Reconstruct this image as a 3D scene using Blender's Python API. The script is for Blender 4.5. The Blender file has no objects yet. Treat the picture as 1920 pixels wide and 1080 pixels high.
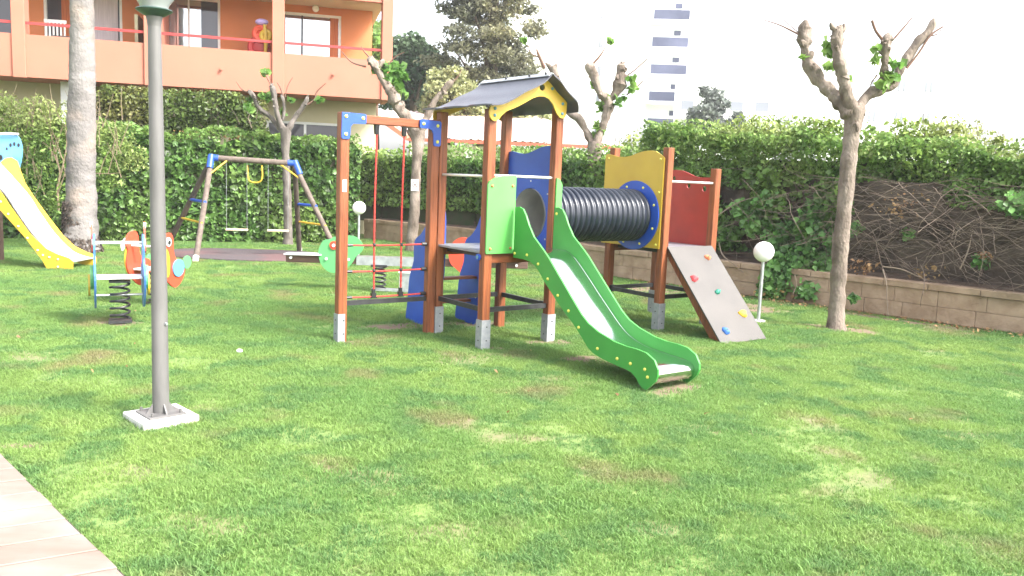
import bpy, bmesh, math, random
import numpy as np
from mathutils import Vector, Matrix, geometry, noise
S = bpy.context.scene
COL = S.collection
R = math.radians
PI = math.pi
random.seed(7)
rng = np.random.default_rng(7)

# ------------------------------------------------------------------ camera, sky, sun, exposure
F_PX, PITCH, ROLL, EYE = 1575.04, .1309, .0408, 1.6
cam = bpy.data.objects.new('camera', bpy.data.cameras.new('camera'))
COL.objects.link(cam)
S.camera = cam
cam.data.sensor_width = 36
cam.data.lens = 36*F_PX/1920
cam.data.clip_end = 900
cam.data.clip_start = .05
_fw = Vector((0, math.cos(PITCH), -math.sin(PITCH)))
_up = Vector((0, math.sin(PITCH), math.cos(PITCH)))
_rt = Vector((1, 0, 0))
_c, _s = math.cos(ROLL), math.sin(ROLL)
rt = _rt*_c + _up*_s
up = _up*_c - _rt*_s
cam.matrix_world = Matrix(((rt.x, up.x, -_fw.x, 0), (rt.y, up.y, -_fw.y, 0), (rt.z, up.z, -_fw.z, EYE), (0, 0, 0, 1)))

SUN_ELEV, SUN_AZ = R(46), R(118)       # azimuth clockwise from +Y
wd = bpy.data.worlds.new('World')
S.world = wd
wd.use_nodes = True
nt = wd.node_tree
nt.nodes.clear()
sky = nt.nodes.new('ShaderNodeTexSky')
sky.sky_type = 'NISHITA'
sky.sun_disc = False
sky.sun_elevation = SUN_ELEV
sky.sun_rotation = SUN_AZ
sky.dust_density = 4
sky.air_density = 1
sky.ozone_density = 1
hs = nt.nodes.new('ShaderNodeHueSaturation')
hs.inputs['Saturation'].default_value = .30
bgn = nt.nodes.new('ShaderNodeBackground')
bgn.inputs[1].default_value = .15
wo = nt.nodes.new('ShaderNodeOutputWorld')
nt.links.new(sky.outputs[0], hs.inputs['Color'])
nt.links.new(hs.outputs[0], bgn.inputs[0])
nt.links.new(bgn.outputs[0], wo.inputs[0])
sl = bpy.data.lights.new('sun', 'SUN')
sl.energy = 2.0
sl.angle = R(13)
sl.color = (1, .95, .87)
so = bpy.data.objects.new('sun', sl)
COL.objects.link(so)
_d = Vector((math.sin(SUN_AZ)*math.cos(SUN_ELEV), math.cos(SUN_AZ)*math.cos(SUN_ELEV), math.sin(SUN_ELEV)))
so.rotation_euler = _d.to_track_quat('Z', 'Y').to_euler()
so.location = (8, -4, 12)
S.view_settings.view_transform = 'Standard'
S.view_settings.look = 'None'
S.view_settings.gamma = 1
S.view_settings.use_curve_mapping = False
S.view_settings.exposure = 2.2


def at(px, py, Y):
    """the point of the place that lies at depth Y behind photo pixel (px, py)"""
    dx, dy = px-960, py-540
    X = (_c*dx+_s*dy)/F_PX
    V = (-_s*dx+_c*dy)/F_PX
    r = Vector((X, math.cos(PITCH)-V*math.sin(PITCH), -math.sin(PITCH)-V*math.cos(PITCH)))
    return Vector((0, 0, EYE)) + r*(Y/r.y)


# ------------------------------------------------------------------ materials
def mat(name, color=(.5, .5, .5), rough=.6, metal=0., color2=None, scale=8., detail=4., bump=0., bscale=None,
        stretch=(1, 1, 1), contrast=(.35, .65), spec=.5, coord='Object', island=None, trans=None, extra=None):
    m = bpy.data.materials.new(name)
    m.use_nodes = True
    n, l = m.node_tree.nodes, m.node_tree.links
    b = n['Principled BSDF']
    b.inputs['Base Color'].default_value = (*color, 1)
    b.inputs['Roughness'].default_value = rough
    b.inputs['Metallic'].default_value = metal
    b.inputs['Specular IOR Level'].default_value = spec
    if coord == 'World':
        tc = n.new('ShaderNodeNewGeometry').outputs['Position']
    else:
        tc = n.new('ShaderNodeTexCoord').outputs['Object']
    mp = n.new('ShaderNodeMapping')
    mp.inputs['Scale'].default_value = stretch
    l.new(tc, mp.inputs[0])
    cur = None
    if color2 is not None:
        t = n.new('ShaderNodeTexNoise')
        t.inputs['Scale'].default_value = scale
        t.inputs['Detail'].default_value = detail
        l.new(mp.outputs[0], t.inputs[0])
        mr = n.new('ShaderNodeMapRange')
        mr.inputs['From Min'].default_value, mr.inputs['From Max'].default_value = contrast
        l.new(t.outputs['Fac'], mr.inputs['Value'])
        mx = n.new('ShaderNodeMix')
        mx.data_type = 'RGBA'
        mx.inputs['A'].default_value = (*color, 1)
        mx.inputs['B'].default_value = (*color2, 1)
        l.new(mr.outputs[0], mx.inputs['Factor'])
        cur = mx.outputs['Result']
    if extra is not None:      # a second, larger blotch layer: (colour, scale, lo, hi)
        t2 = n.new('ShaderNodeTexNoise')
        t2.inputs['Scale'].default_value = extra[1]
        t2.inputs['Detail'].default_value = 5
        l.new(tc, t2.inputs[0])
        m2 = n.new('ShaderNodeMapRange')
        m2.inputs['From Min'].default_value, m2.inputs['From Max'].default_value = extra[2], extra[3]
        l.new(t2.outputs['Fac'], m2.inputs['Value'])
        mx2 = n.new('ShaderNodeMix')
        mx2.data_type = 'RGBA'
        if cur is None:
            mx2.inputs['A'].default_value = (*color, 1)
        else:
            l.new(cur, mx2.inputs['A'])
        mx2.inputs['B'].default_value = (*extra[0], 1)
        l.new(m2.outputs[0], mx2.inputs['Factor'])
        cur = mx2.outputs['Result']
    if island is not None:     # brightness spread from piece to piece
        g = n.new('ShaderNodeNewGeometry')
        m3 = n.new('ShaderNodeMapRange')
        m3.inputs['To Min'].default_value, m3.inputs['To Max'].default_value = island
        l.new(g.outputs['Random Per Island'], m3.inputs['Value'])
        h = n.new('ShaderNodeHueSaturation')
        if cur is None:
            h.inputs['Color'].default_value = (*color, 1)
        else:
            l.new(cur, h.inputs['Color'])
        l.new(m3.outputs[0], h.inputs['Value'])
        cur = h.outputs[0]
    if cur is not None:
        l.new(cur, b.inputs['Base Color'])
    if bump:
        tb = n.new('ShaderNodeTexNoise')
        tb.inputs['Scale'].default_value = bscale or scale*3
        tb.inputs['Detail'].default_value = 6
        l.new(mp.outputs[0], tb.inputs[0])
        bp = n.new('ShaderNodeBump')
        bp.inputs['Strength'].default_value = bump
        bp.inputs['Distance'].default_value = .02
        l.new(tb.outputs['Fac'], bp.inputs['Height'])
        l.new(bp.outputs[0], b.inputs['Normal'])
    if trans:
        out = n['Material Output']
        tr = n.new('ShaderNodeBsdfTranslucent')
        if cur is not None:
            l.new(cur, tr.inputs[0])
        else:
            tr.inputs[0].default_value = (*color, 1)
        ms = n.new('ShaderNodeMixShader')
        ms.inputs[0].default_value = trans
        l.new(b.outputs[0], ms.inputs[1])
        l.new(tr.outputs[0], ms.inputs[2])
        l.new(ms.outputs[0], out.inputs[0])
    return m


def leafmat(name, a, b, c, scale=1.2, spread=(.55, 1.5), rough=.5, tr=.35):
    return mat(name, a, rough, color2=b, scale=scale*3, coord='World', extra=(c, scale*.6, .45, .62), island=spread, trans=tr, spec=.35)


M = {}
M['wood'] = mat('orange_stained_wood', (.25, .073, .023), .5, color2=(.145, .04, .014), scale=3.2, detail=8, stretch=(9, 9, .6), bump=.45, bscale=12, contrast=(.40, .62), extra=((.27, .098, .04), 1.7, .5, .8), coord='World')
M['woodx'] = mat('orange_stained_wood_lying', (.25, .073, .023), .5, color2=(.145, .04, .014), scale=3.2, detail=6, stretch=(.8, 9, 9), bump=.15, bscale=12)
M['steel'] = mat('galvanised_steel', (.62, .64, .66), .42, .75, color2=(.42, .44, .47), scale=14, contrast=(.3, .7))
M['foot'] = mat('galvanised_post_foot', (.34, .35, .37), .5, .3, color2=(.25, .265, .29), scale=22, contrast=(.3, .7))
M['chrome'] = mat('polished_steel', (.72, .75, .74), .13, 1.)
M['rail'] = mat('brushed_rail', (.75, .74, .72), .35, .6)
M['blackmetal'] = mat('black_painted_steel', (.018, .018, .02), .45, color2=(.035, .035, .038), scale=20)
M['blackplastic'] = mat('black_plastic', (.02, .02, .022), .4)
M['green'] = mat('green_panel_board', (.052, .285, .05), .38, color2=(.044, .25, .043), scale=3, bump=.05, bscale=150)
M['lime'] = mat('light_green_board', (.10, .36, .085), .38, color2=(.085, .32, .07), scale=3, bump=.05, bscale=150)
M['blue'] = mat('blue_panel_board', (.02, .085, .45), .4, color2=(.016, .068, .38), scale=3, bump=.05, bscale=150)
M['yellow'] = mat('yellow_panel_board', (.55, .36, .035), .4, color2=(.50, .32, .03), scale=3, bump=.05, bscale=150)
M['red'] = mat('red_panel_board', (.34, .026, .02), .42, color2=(.28, .022, .018), scale=5, bump=.05, bscale=150)
M['redrope'] = mat('red_rope', (.58, .05, .035), .7, color2=(.35, .03, .025), scale=60)
M['roof'] = mat('dark_roof_board', (.055, .057, .078), .32, color2=(.042, .044, .06), scale=9, bump=.12, bscale=160, spec=.75)
M['tube'] = mat('black_corrugated_plastic', (.008, .012, .022), .3, color2=(.018, .022, .034), scale=6, spec=.6)
M['tubeglare'] = mat('tube_inner_glare', (.42, .40, .37), .5, color2=(.34, .33, .31), scale=5)  # pale grey paints the light glare on the tube's black inner wall
M['hpl'] = mat('brown_grip_board', (.066, .059, .055), .5, color2=(.052, .047, .044), scale=4, bump=.25, bscale=190, spec=.6)
M['deck'] = mat('grey_deck_board', (.22, .235, .265), .3, color2=(.17, .18, .21), scale=8, spec=.7)
M['capyel'] = mat('yellow_bolt_cap', (.72, .66, .12), .4)
M['capora'] = mat('orange_bolt_cap', (.45, .15, .05), .5)
M['capblu'] = mat('teal_bolt_cap', (.10, .24, .30), .4)
M['capwhite'] = mat('white_bolt_cap', (.7, .7, .68), .4)
for nm, c in dict(orange=(.75, .2, .09), red2=(.65, .05, .06), teal=(.03, .25, .17), yel2=(.75, .45, .03), blu2=(.04, .15, .5)).items():
    M['hold_'+nm] = mat('hold_'+nm, c, .6, color2=tuple(x*.7 for x in c), scale=30, bump=.4, bscale=60)
M['white'] = mat('white_paint', (.78, .78, .76), .5, color2=(.70, .70, .68), scale=4)
M['cream'] = mat('cream_render', (.54, .49, .33), .85, color2=(.49, .44, .29), scale=1.3, bump=.15, bscale=60)
M['salmon'] = mat('salmon_render', (.44, .165, .11), .85, color2=(.41, .15, .10), scale=.9, detail=7, bump=.15, bscale=70, extra=((.40, .14, .092), .5, .5, .75))
M['orange'] = mat('orange_render', (.62, .225, .09), .85, color2=(.57, .20, .08), scale=1.1, bump=.15, bscale=70)
M['redmetal'] = mat('red_painted_rail', (.42, .04, .04), .4)
M['glass'] = mat('window_glass', (.50, .52, .54), .03, .85)
M['darkglass'] = mat('dark_window_glass', (.10, .10, .115), .06, .3)
M['curtain'] = mat('curtain_cloth', (.62, .56, .60), .9, color2=(.5, .45, .49), scale=6, stretch=(9, 9, .4))
M['orangecurtain'] = mat('orange_curtain', (.5, .16, .06), .9, color2=(.36, .1, .04), scale=6, stretch=(9, 9, .4))
M['dark'] = mat('dark_room', (.05, .045, .05), .8)
M['grey'] = mat('grey_paint', (.135, .13, .128), .5, color2=(.095, .092, .09), scale=9, detail=8, stretch=(1, 1, .25), metal=.0, bump=.15)
M['lampdisc'] = mat('dark_green_lamp_rim', (.03, .06, .05), .35)
M['globe'] = mat('opal_globe', (.93, .93, .92), .25)
M['concrete'] = mat('concrete_pad', (.62, .61, .58), .85, color2=(.46, .45, .42), scale=9, bump=.3, bscale=60)
M['bark'] = mat('smooth_grey_bark', (.215, .172, .14), .92, color2=(.10, .077, .06), scale=9, stretch=(1, 1, .5), bump=1., bscale=42, coord='World', extra=((.27, .22, .185), 3., .5, .68))
M['palmbark'] = mat('ringed_trunk_bark', (.20, .185, .178), .92, color2=(.13, .12, .115), scale=3, detail=8, stretch=(1, 1, .8), bump=1., bscale=22, coord='World', extra=((.225, .185, .16), 1.6, .5, .66))
M['darkbark'] = mat('dark_bark', (.12, .085, .06), .95, color2=(.07, .05, .035), scale=10, bump=.6)
M['twig'] = mat('dry_twig', (.20, .155, .12), .9, color2=(.09, .065, .05), scale=5, coord='World', island=(.5, 1.5))
M['newtwig'] = mat('brown_young_twig', (.15, .085, .06), .8)
M['soil'] = mat('dry_soil', (.145, .10, .072), .97, color2=(.08, .055, .04), scale=7, detail=8, bump=.8, bscale=40, coord='World')
M['bank'] = mat('dark_undergrowth', (.11, .085, .066), .97, color2=(.045, .034, .027), scale=4, detail=9, bump=1., bscale=18, coord='World')  # dark brown soil and undergrowth, mottled by noise
M['block'] = mat('tan_stone', (.38, .275, .19), .92, color2=(.27, .185, .12), scale=5, detail=8, bump=.6, bscale=26, coord='World', extra=((.15, .12, .07), .8, .54, .74))
M['mortar'] = mat('mortar', (.28, .20, .14), .95)
M['tile'] = mat('wood_look_tile', (.205, .165, .14), .55, color2=(.18, .135, .11), scale=2.2, detail=6, stretch=(1, 6, 1), bump=.12, bscale=9, extra=((.225, .198, .18), 1.8, .45, .65), coord='World')
M['grout'] = mat('grout', (.05, .04, .032), .95)
M['rubber'] = mat('purple_rubber_mat', (.085, .066, .072), .9, color2=(.06, .05, .055), scale=30, bump=.4, bscale=90, extra=((.11, .06, .062), .9, .45, .6), coord='World')
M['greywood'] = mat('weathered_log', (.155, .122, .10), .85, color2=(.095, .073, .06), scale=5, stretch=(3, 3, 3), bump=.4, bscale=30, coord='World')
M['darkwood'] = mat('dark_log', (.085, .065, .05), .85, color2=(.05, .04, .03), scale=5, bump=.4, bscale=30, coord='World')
M['palewood'] = mat('pale_seat_board', (.5, .4, .29), .7)
M['brownwood'] = mat('brown_beam', (.17, .10, .075), .7, color2=(.11, .065, .05), scale=4, stretch=(.6, 6, 6), bump=.2)
M['skyblue'] = mat('light_blue_board', (.11, .30, .50), .4)
M['riderblue'] = mat('rider_blue_board', (.045, .15, .44), .42, color2=(.07, .20, .47), scale=4)
M['orangebd'] = mat('orange_board', (.55, .070, .035), .42)
M['palegreen'] = mat('pale_green_board', (.11, .38, .14), .42)
M['tower'] = mat('white_tower_render', (.85, .85, .84), .8)
M['farglass'] = mat('far_window_glass', (.22, .23, .27), .5)
M['strip'] = mat('blue_grey_balcony_glass', (.045, .052, .10), .5, color2=(.09, .10, .17), scale=.35, coord='World')
M['tilepink'] = mat('pale_pink_roof_tile', (.66, .52, .49), .8, color2=(.58, .45, .42), scale=3, stretch=(6, 1, 1), bump=.5, bscale=8)
M['redbrown'] = mat('red_fascia', (.42, .10, .06), .6)
L_IVY = leafmat('ivy_leaf', (.10, .195, .042), (.06, .13, .032), (.17, .26, .065), rough=.36, spread=(.4, 1.75), tr=.42)
L_HEDGE = leafmat('hedge_leaf', (.165, .28, .065), (.11, .205, .05), (.24, .34, .095), rough=.42, tr=.45)
L_LIGHT = leafmat('feathery_leaf', (.20, .30, .065), (.13, .225, .055), (.29, .35, .12))
L_DARK = leafmat('bougainvillea_leaf', (.085, .125, .03), (.045, .075, .018), (.15, .15, .045), spread=(.4, 2.1), rough=.36)
L_YEL = leafmat('yellow_green_leaf', (.24, .31, .07), (.15, .23, .05), (.30, .33, .12))
L_CON = leafmat('conifer_leaf', (.15, .155, .10), (.085, .095, .066), (.25, .24, .14), scale=.5, spread=(.5, 1.6))
L_ROUND = leafmat('dark_round_leaf', (.07, .12, .065), (.045, .085, .05), (.11, .165, .08), scale=.5)
L_OLIVE = leafmat('pale_olive_leaf', (.29, .31, .14), (.20, .23, .10), (.36, .37, .18), scale=.5)
L_GREY = leafmat('grey_leaf', (.16, .18, .16), (.12, .14, .13), (.22, .24, .20), scale=.3)
L_NEW = leafmat('fresh_leaf', (.15, .31, .06), (.10, .22, .05), (.25, .38, .10), scale=3, spread=(.7, 1.3), tr=.45)
L_DRY = leafmat('dry_leaf', (.30, .17, .08), (.2, .11, .06), (.36, .24, .1), scale=3)


# ------------------------------------------------------------------ mesh helpers
def tag(o, label=None, cat=None, group=None, kind=None):
    if label: o['label'] = label
    if cat: o['category'] = cat
    if group: o['group'] = group
    if kind: o['kind'] = kind
    return o


def empty(name, label, cat, loc=(0, 0, 0), rz=0, group=None):
    o = bpy.data.objects.new(name, None)
    COL.objects.link(o)
    o.location = loc
    o.rotation_euler = (0, 0, rz)
    o.empty_display_size = .2
    return tag(o, label, cat, group)


def link(name, me, parent=None, kind=None, label=None):
    o = bpy.data.objects.new(name, me)
    COL.objects.link(o)
    if parent is not None: o.parent = parent
    if kind: o['kind'] = kind
    if label: o['label'] = label
    return o


class MB:
    def __init__(s): s.v, s.f, s.mi = [], [], []
    def add(s, vs, fs, mi=0):
        k = len(s.v)
        s.v += [tuple(v) for v in vs]
        s.f += [tuple(i+k for i in f) for f in fs]
        s.mi += [mi]*len(fs)
    def box(s, c, d, rot=None, mi=0):
        hx, hy, hz = d[0]/2, d[1]/2, d[2]/2
        vs = [Vector((x, y, z)) for z in (-hz, hz) for x, y in ((-hx, -hy), (hx, -hy), (hx, hy), (-hx, hy))]
        if rot is not None: vs = [rot @ v for v in vs]
        c = Vector(c)
        s.add([v+c for v in vs], [(3, 2, 1, 0), (4, 5, 6, 7), (0, 1, 5, 4), (1, 2, 6, 5), (2, 3, 7, 6), (3, 0, 4, 7)], mi)
    def bar(s, a, b, w, h, upv=(0, 0, 1), mi=0):
        a, b = Vector(a), Vector(b)
        t = (b-a).normalized()
        side = t.cross(Vector(upv)).normalized()
        u2 = side.cross(t)
        vs = []
        for p in (a, b):
            for sx, sz in ((-1, -1), (1, -1), (1, 1), (-1, 1)):
                vs.append(p+side*(sx*w/2)+u2*(sz*h/2))
        s.add(vs, [(3, 2, 1, 0), (4, 5, 6, 7), (0, 1, 5, 4), (1, 2, 6, 5), (2, 3, 7, 6), (3, 0, 4, 7)], mi)
    def tube(s, pts, rad, n=8, cap=True, mi=0, wob=None):
        pts = [Vector(p) for p in pts]
        if not hasattr(rad, '__len__'): rad = [rad]*len(pts)
        ref = None
        rings = []
        for i, p in enumerate(pts):
            t = (pts[min(i+1, len(pts)-1)]-pts[max(i-1, 0)])
            if t.length < 1e-9: t = Vector((0, 0, 1))
            t.normalize()
            if ref is None:
                ref = t.orthogonal().normalized()
            ref = (ref - t*ref.dot(t))
            if ref.length < 1e-6: ref = t.orthogonal()
            ref.normalize()
            bn = t.cross(ref)
            ring = []
            for k in range(n):
                a = 2*PI*k/n
                r = rad[i]
                if wob: r *= 1+wob*noise.noise(Vector((p.x*9+math.cos(a)*1.3, p.y*9+math.sin(a)*1.3, p.z*9)))
                ring.append(p+(ref*math.cos(a)+bn*math.sin(a))*r)
            rings.append(ring)
        vs = [v for r in rings for v in r]
        fs = []
        for i in range(len(rings)-1):
            for k in range(n):
                a, b = i*n+k, i*n+(k+1) % n
                fs.append((a, b, b+n, a+n))
        if cap:
            fs.append(tuple(reversed(range(n))))
            fs.append(tuple(range(len(vs)-n, len(vs))))
        s.add(vs, fs, mi)
    def cyl(s, a, b, r, n=12, r2=None, mi=0):
        s.tube([a, b], [r, r if r2 is None else r2], n, mi=mi)
    def ball(s, c, r, n=10, m=6, sc=(1, 1, 1), mi=0):
        c = Vector(c)
        vs = [c+Vector((0, 0, -r*sc[2]))]
        for j in range(1, m):
            ph = -PI/2+PI*j/m
            for k in range(n):
                a = 2*PI*k/n
                vs.append(c+Vector((math.cos(a)*math.cos(ph)*r*sc[0], math.sin(a)*math.cos(ph)*r*sc[1], math.sin(ph)*r*sc[2])))
        vs.append(c+Vector((0, 0, r*sc[2])))
        fs = [(0, 1+(k+1) % n, 1+k) for k in range(n)]
        for j in range(m-2):
            for k in range(n):
                a, b = 1+j*n+k, 1+j*n+(k+1) % n
                fs.append((a, b, b+n, a+n))
        last = len(vs)-1
        fs += [(last, 1+(m-2)*n+k, 1+(m-2)*n+(k+1) % n) for k in range(n)]
        s.add(vs, fs, mi)
    def lathe(s, prof, c=(0, 0, 0), n=24, axis='z', mi=0):
        c = Vector(c)
        vs = []
        for r, h in prof:
            for k in range(n):
                a = 2*PI*k/n
                if axis == 'z': vs.append(c+Vector((r*math.cos(a), r*math.sin(a), h)))
                elif axis == 'x': vs.append(c+Vector((h, r*math.cos(a), r*math.sin(a))))
                else: vs.append(c+Vector((r*math.sin(a), h, r*math.cos(a))))
        fs = []
        for i in range(len(prof)-1):
            for k in range(n):
                a, b = i*n+k, i*n+(k+1) % n
                fs.append((a, b, b+n, a+n))
        s.add(vs, fs, mi)
    def prism(s, outer, f0, f1, holes=(), mi=0):
        """f0, f1: functions (a, b) -> 3D for both faces"""
        loops = [list(outer)]+[list(h) for h in holes]
        tris = geometry.tessellate_polygon([[Vector((p[0], p[1], 0)) for p in lp] for lp in loops])
        flat = [p for lp in loops for p in lp]
        n = len(flat)
        vs = [f0(*p) for p in flat]+[f1(*p) for p in flat]
        fs = [tuple(t) for t in tris]+[tuple(i+n for i in reversed(t)) for t in tris]
        k = 0
        for lp in loops:
            m = len(lp)
            for i in range(m):
                a, b = k+i, k+(i+1) % m
                fs.append((a, b, b+n, a+n))
            k += m
        s.add(vs, fs, mi)
    def obj(s, name, m, parent=None, smooth=False, bevel=0, label=None, kind=None, auto=True):
        me = bpy.data.meshes.new(name)
        me.from_pydata(s.v, [], s.f)
        ms = m if isinstance(m, (list, tuple)) else [m]
        for x in ms: me.materials.append(x)
        if len(ms) > 1: me.polygons.foreach_set('material_index', s.mi)
        bm = bmesh.new()
        bm.from_mesh(me)
        bmesh.ops.recalc_face_normals(bm, faces=bm.faces)
        if smooth:
            for f in bm.faces: f.smooth = True
            for e in bm.edges:
                if len(e.link_faces) == 2 and e.calc_face_angle(0) > R(40): e.smooth = False
        if bevel:
            es = [e for e in bm.edges if len(e.link_faces) == 2 and e.calc_face_angle(0) > R(50)]
            bmesh.ops.bevel(bm, geom=es, offset=bevel, segments=1, affect='EDGES')
        bm.to_mesh(me)
        bm.free()
        return link(name, me, parent, kind, label)


def catmull(pts, rad, step):
    P = [Vector(p) for p in pts]
    P = [P[0]*2-P[1]]+P+[P[-1]*2-P[-2]]
    rr = [rad[0]]+list(rad)+[rad[-1]]
    out, ro = [], []
    for i in range(1, len(P)-2):
        n = max(2, int((P[i+1]-P[i]).length/step))
        for k in range(n):
            t = k/n
            a, b, c, d = P[i-1], P[i], P[i+1], P[i+2]
            out.append(.5*((2*b)+(c-a)*t+(2*a-5*b+4*c-d)*t*t+(3*b-a-3*c+d)*t**3))
            ro.append(rr[i]*(1-t)+rr[i+1]*t)
    out.append(P[-2]); ro.append(rr[-2])
    return out, ro


def smooth_poly(pts, k=4, closed=True):
    n = len(pts)
    out = []
    for i in range(n):
        a, b, c, d = (Vector(pts[(i+j) % n]) for j in (-1, 0, 1, 2))
        for q in range(k):
            t = q/k
            p = .5*((2*b)+(c-a)*t+(2*a-5*b+4*c-d)*t*t+(3*b-a-3*c+d)*t**3)
            out.append((p.x, p.y))
    return out


def circle(cx, cy, r, n=24, ry=None):
    return [(cx+r*math.cos(2*PI*i/n), cy+(ry or r)*math.sin(2*PI*i/n)) for i in range(n)]


def np_mesh(name, V, Fq, m, parent=None, kind='stuff'):
    """numpy quads -> object"""
    me = bpy.data.meshes.new(name)
    nv, nf = len(V), len(Fq)
    k = Fq.shape[1]
    me.vertices.add(nv)
    me.vertices.foreach_set('co', V.astype(np.float32).ravel())
    me.loops.add(nf*k)
    me.loops.foreach_set('vertex_index', Fq.astype(np.int32).ravel())
    me.polygons.add(nf)
    me.polygons.foreach_set('loop_start', np.arange(0, nf*k, k, dtype=np.int32))
    me.polygons.foreach_set('loop_total', np.full(nf, k, dtype=np.int32))
    for x in (m if isinstance(m, (list, tuple)) else [m]): me.materials.append(x)
    me.update(calc_edges=True)
    me.validate()
    return link(name, me, parent, kind)


def leaf_arrays(P, size, nrm=None, spread=1., var=.35, aspect=.62, droop=0.):
    """folded leaf (4 triangles as 2 quads) at every point"""
    N = len(P)
    n = rng.normal(size=(N, 3))
    if nrm is not None: n = n*spread+nrm
    n /= np.linalg.norm(n, axis=1, keepdims=True)+1e-9
    a = rng.normal(size=(N, 3))
    a[:, 2] -= droop
    t = a-n*(a*n).sum(1, keepdims=True)
    t /= np.linalg.norm(t, axis=1, keepdims=True)+1e-9
    b = np.cross(n, t)
    s = (size*(1+var*rng.normal(size=(N, 1)))).clip(size*.35, size*2)
    w = s*aspect*.5
    fold = n*s*.12
    v = np.stack([P-t*s*.5, P+b*w-t*s*.1+fold, P+t*s*.5, P-b*w-t*s*.1+fold], 1).reshape(-1, 3)
    k = np.arange(N)[:, None]*4
    f = np.concatenate([k+np.array([[0, 1, 2]]), k+np.array([[0, 2, 3]])], 1).reshape(-1, 3)
    return v, f


def leaves(name, P, size, m, parent=None, **kw):
    v, f = leaf_arrays(P, size, **kw)
    return np_mesh(name, v, f, m, parent)


def blob_points(c, r, n, shell=.45):
    """points in an ellipsoid, denser at the outside"""
    d = rng.normal(size=(n, 3))
    d /= np.linalg.norm(d, axis=1, keepdims=True)
    q = 1-shell*rng.random((n, 1))**1.4
    return np.array(c)+d*q*np.array(r), d


def clumps(centres, n_each, rad, flat=1.):
    out = []
    for c in centres:
        p, _ = blob_points(c, (rad, rad, rad*flat), n_each, .8)
        out.append(p)
    return np.concatenate(out)


# ------------------------------------------------------------------ ground, path, mat
def sheet(name, poly, z, m, kind='structure', parent=None):
    mb = MB()
    mb.add([(x, y, z) for x, y in poly], [tuple(range(len(poly)))])
    return mb.obj(name, m, parent, kind=kind)


g = MB()
nx, ny = 300, 250
xs = np.concatenate([[-260, -120, -60, -30], np.linspace(-14, 14, nx), [30, 60, 120, 260]])
ys = np.concatenate([[-60, -20, 0], np.linspace(2, 24, ny), [40, 80, 160, 420]])


def gz(x, y):
    if not (-14 < x < 14 and 2 < y < 24): return 0.
    return .018*noise.noise(Vector((x*.9, y*.9, 3)))+.008*noise.noise(Vector((x*3, y*3, 7)))-.012


vs = [(x, y, gz(x, y)) for y in ys for x in xs]
W_ = len(xs)
g.add(vs, [(j*W_+i, j*W_+i+1, (j+1)*W_+i+1, (j+1)*W_+i) for j in range(len(ys)-1) for i in range(W_-1)])
M['ground'] = mat('lawn_soil', (.11, .17, .045), .95, color2=(.14, .20, .05), scale=5, detail=8, bump=.6, bscale=30, coord='World', extra=((.16, .135, .075), 1.25, .55, .68))
ground = g.obj('ground', M['ground'], kind='structure', smooth=True)

# paved path of long tiles, bottom left
e0, e1 = Vector((-3.3, 4.94)), Vector((-.75, 2.36))
ed = (e1-e0).normalized()
jd = Vector((-math.cos(R(30)), -math.sin(R(30))))
path = tag(bpy.data.objects.new('path', None), kind='structure')
COL.objects.link(path)
b = MB()
poly = [e0-ed*.5, e1+ed*.5, e1+ed*.5+jd*2.4, e0-ed*.5+jd*2.4]
lo = [(p.x, p.y, -.03) for p in poly]; hi = [(p.x, p.y, .012) for p in poly]
b.add(lo+hi, [(0, 1, 2, 3), (4, 5, 6, 7), (0, 1, 5, 4), (1, 2, 6, 5), (2, 3, 7, 6), (3, 0, 4, 7)])
b.obj('bedding', M['grout'], path)
ci = 0
s0 = -.5
while s0 < (e1-e0).length+.4:
    pitch = .205
    off = random.uniform(.0, .012)
    lens = [1.15, 1.2] if ci % 2 else [.55, 1.2, .6]
    t = off
    for L in lens:
        q = [e0+ed*(s0+.0065)+jd*(t+.003), e0+ed*(s0+pitch-.0065)+jd*(t+.003), e0+ed*(s0+pitch-.0065)+jd*(t+L-.003), e0+ed*(s0+.0065)+jd*(t+L-.003)]
        z0, z1 = .0, .026+random.uniform(-.001, .0015)
        mb = MB()
        mb.add([(p.x, p.y, z0) for p in q]+[(p.x, p.y, z1) for p in q], [(3, 2, 1, 0), (4, 5, 6, 7), (0, 1, 5, 4), (1, 2, 6, 5), (2, 3, 7, 6), (3, 0, 4, 7)])
        mb.obj('tile', M['tile'], path, bevel=.003)
        t += L
    s0 += pitch
    ci += 1

# rubber mat under the swings
matp = [(-6.05, 14.55), (-5.3, 14.2), (-3.7, 14.35), (-3.15, 14.9), (-3.5, 15.8), (-4.3, 16.2), (-5.6, 16.1), (-6.3, 15.6)]
matp = smooth_poly(matp, 4)
mb = MB()
mb.prism(matp, lambda a, b: (a, b, -.02), lambda a, b: (a, b, .024))
tag(mb.obj('rubber_mat', M['rubber']), 'dark purple rubber safety mat on the lawn under the swing', 'mat')


def dirt(cx, cy, rx, ry, seed, rot=0):
    pts = []
    for i in range(28):
        a = 2*PI*i/28
        r = 1+.35*noise.noise(Vector((math.cos(a)*1.6, math.sin(a)*1.6, seed)))
        x, y = rx*r*math.cos(a), ry*r*math.sin(a)
        pts.append((cx+x*math.cos(rot)-y*math.sin(rot), cy+x*math.sin(rot)+y*math.cos(rot)))
    DIRT.append((cx, cy, max(.05, rx*.9), max(.05, ry*.9), rot))


DIRT = []
TH = .6375
O = Vector((-.257, 7.793, 0))
Uv = Vector((math.cos(TH), math.sin(TH), 0)); Vv = Vector((math.sin(TH), -math.cos(TH), 0))


def LW(u, v): return O+Uv*u+Vv*v


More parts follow.
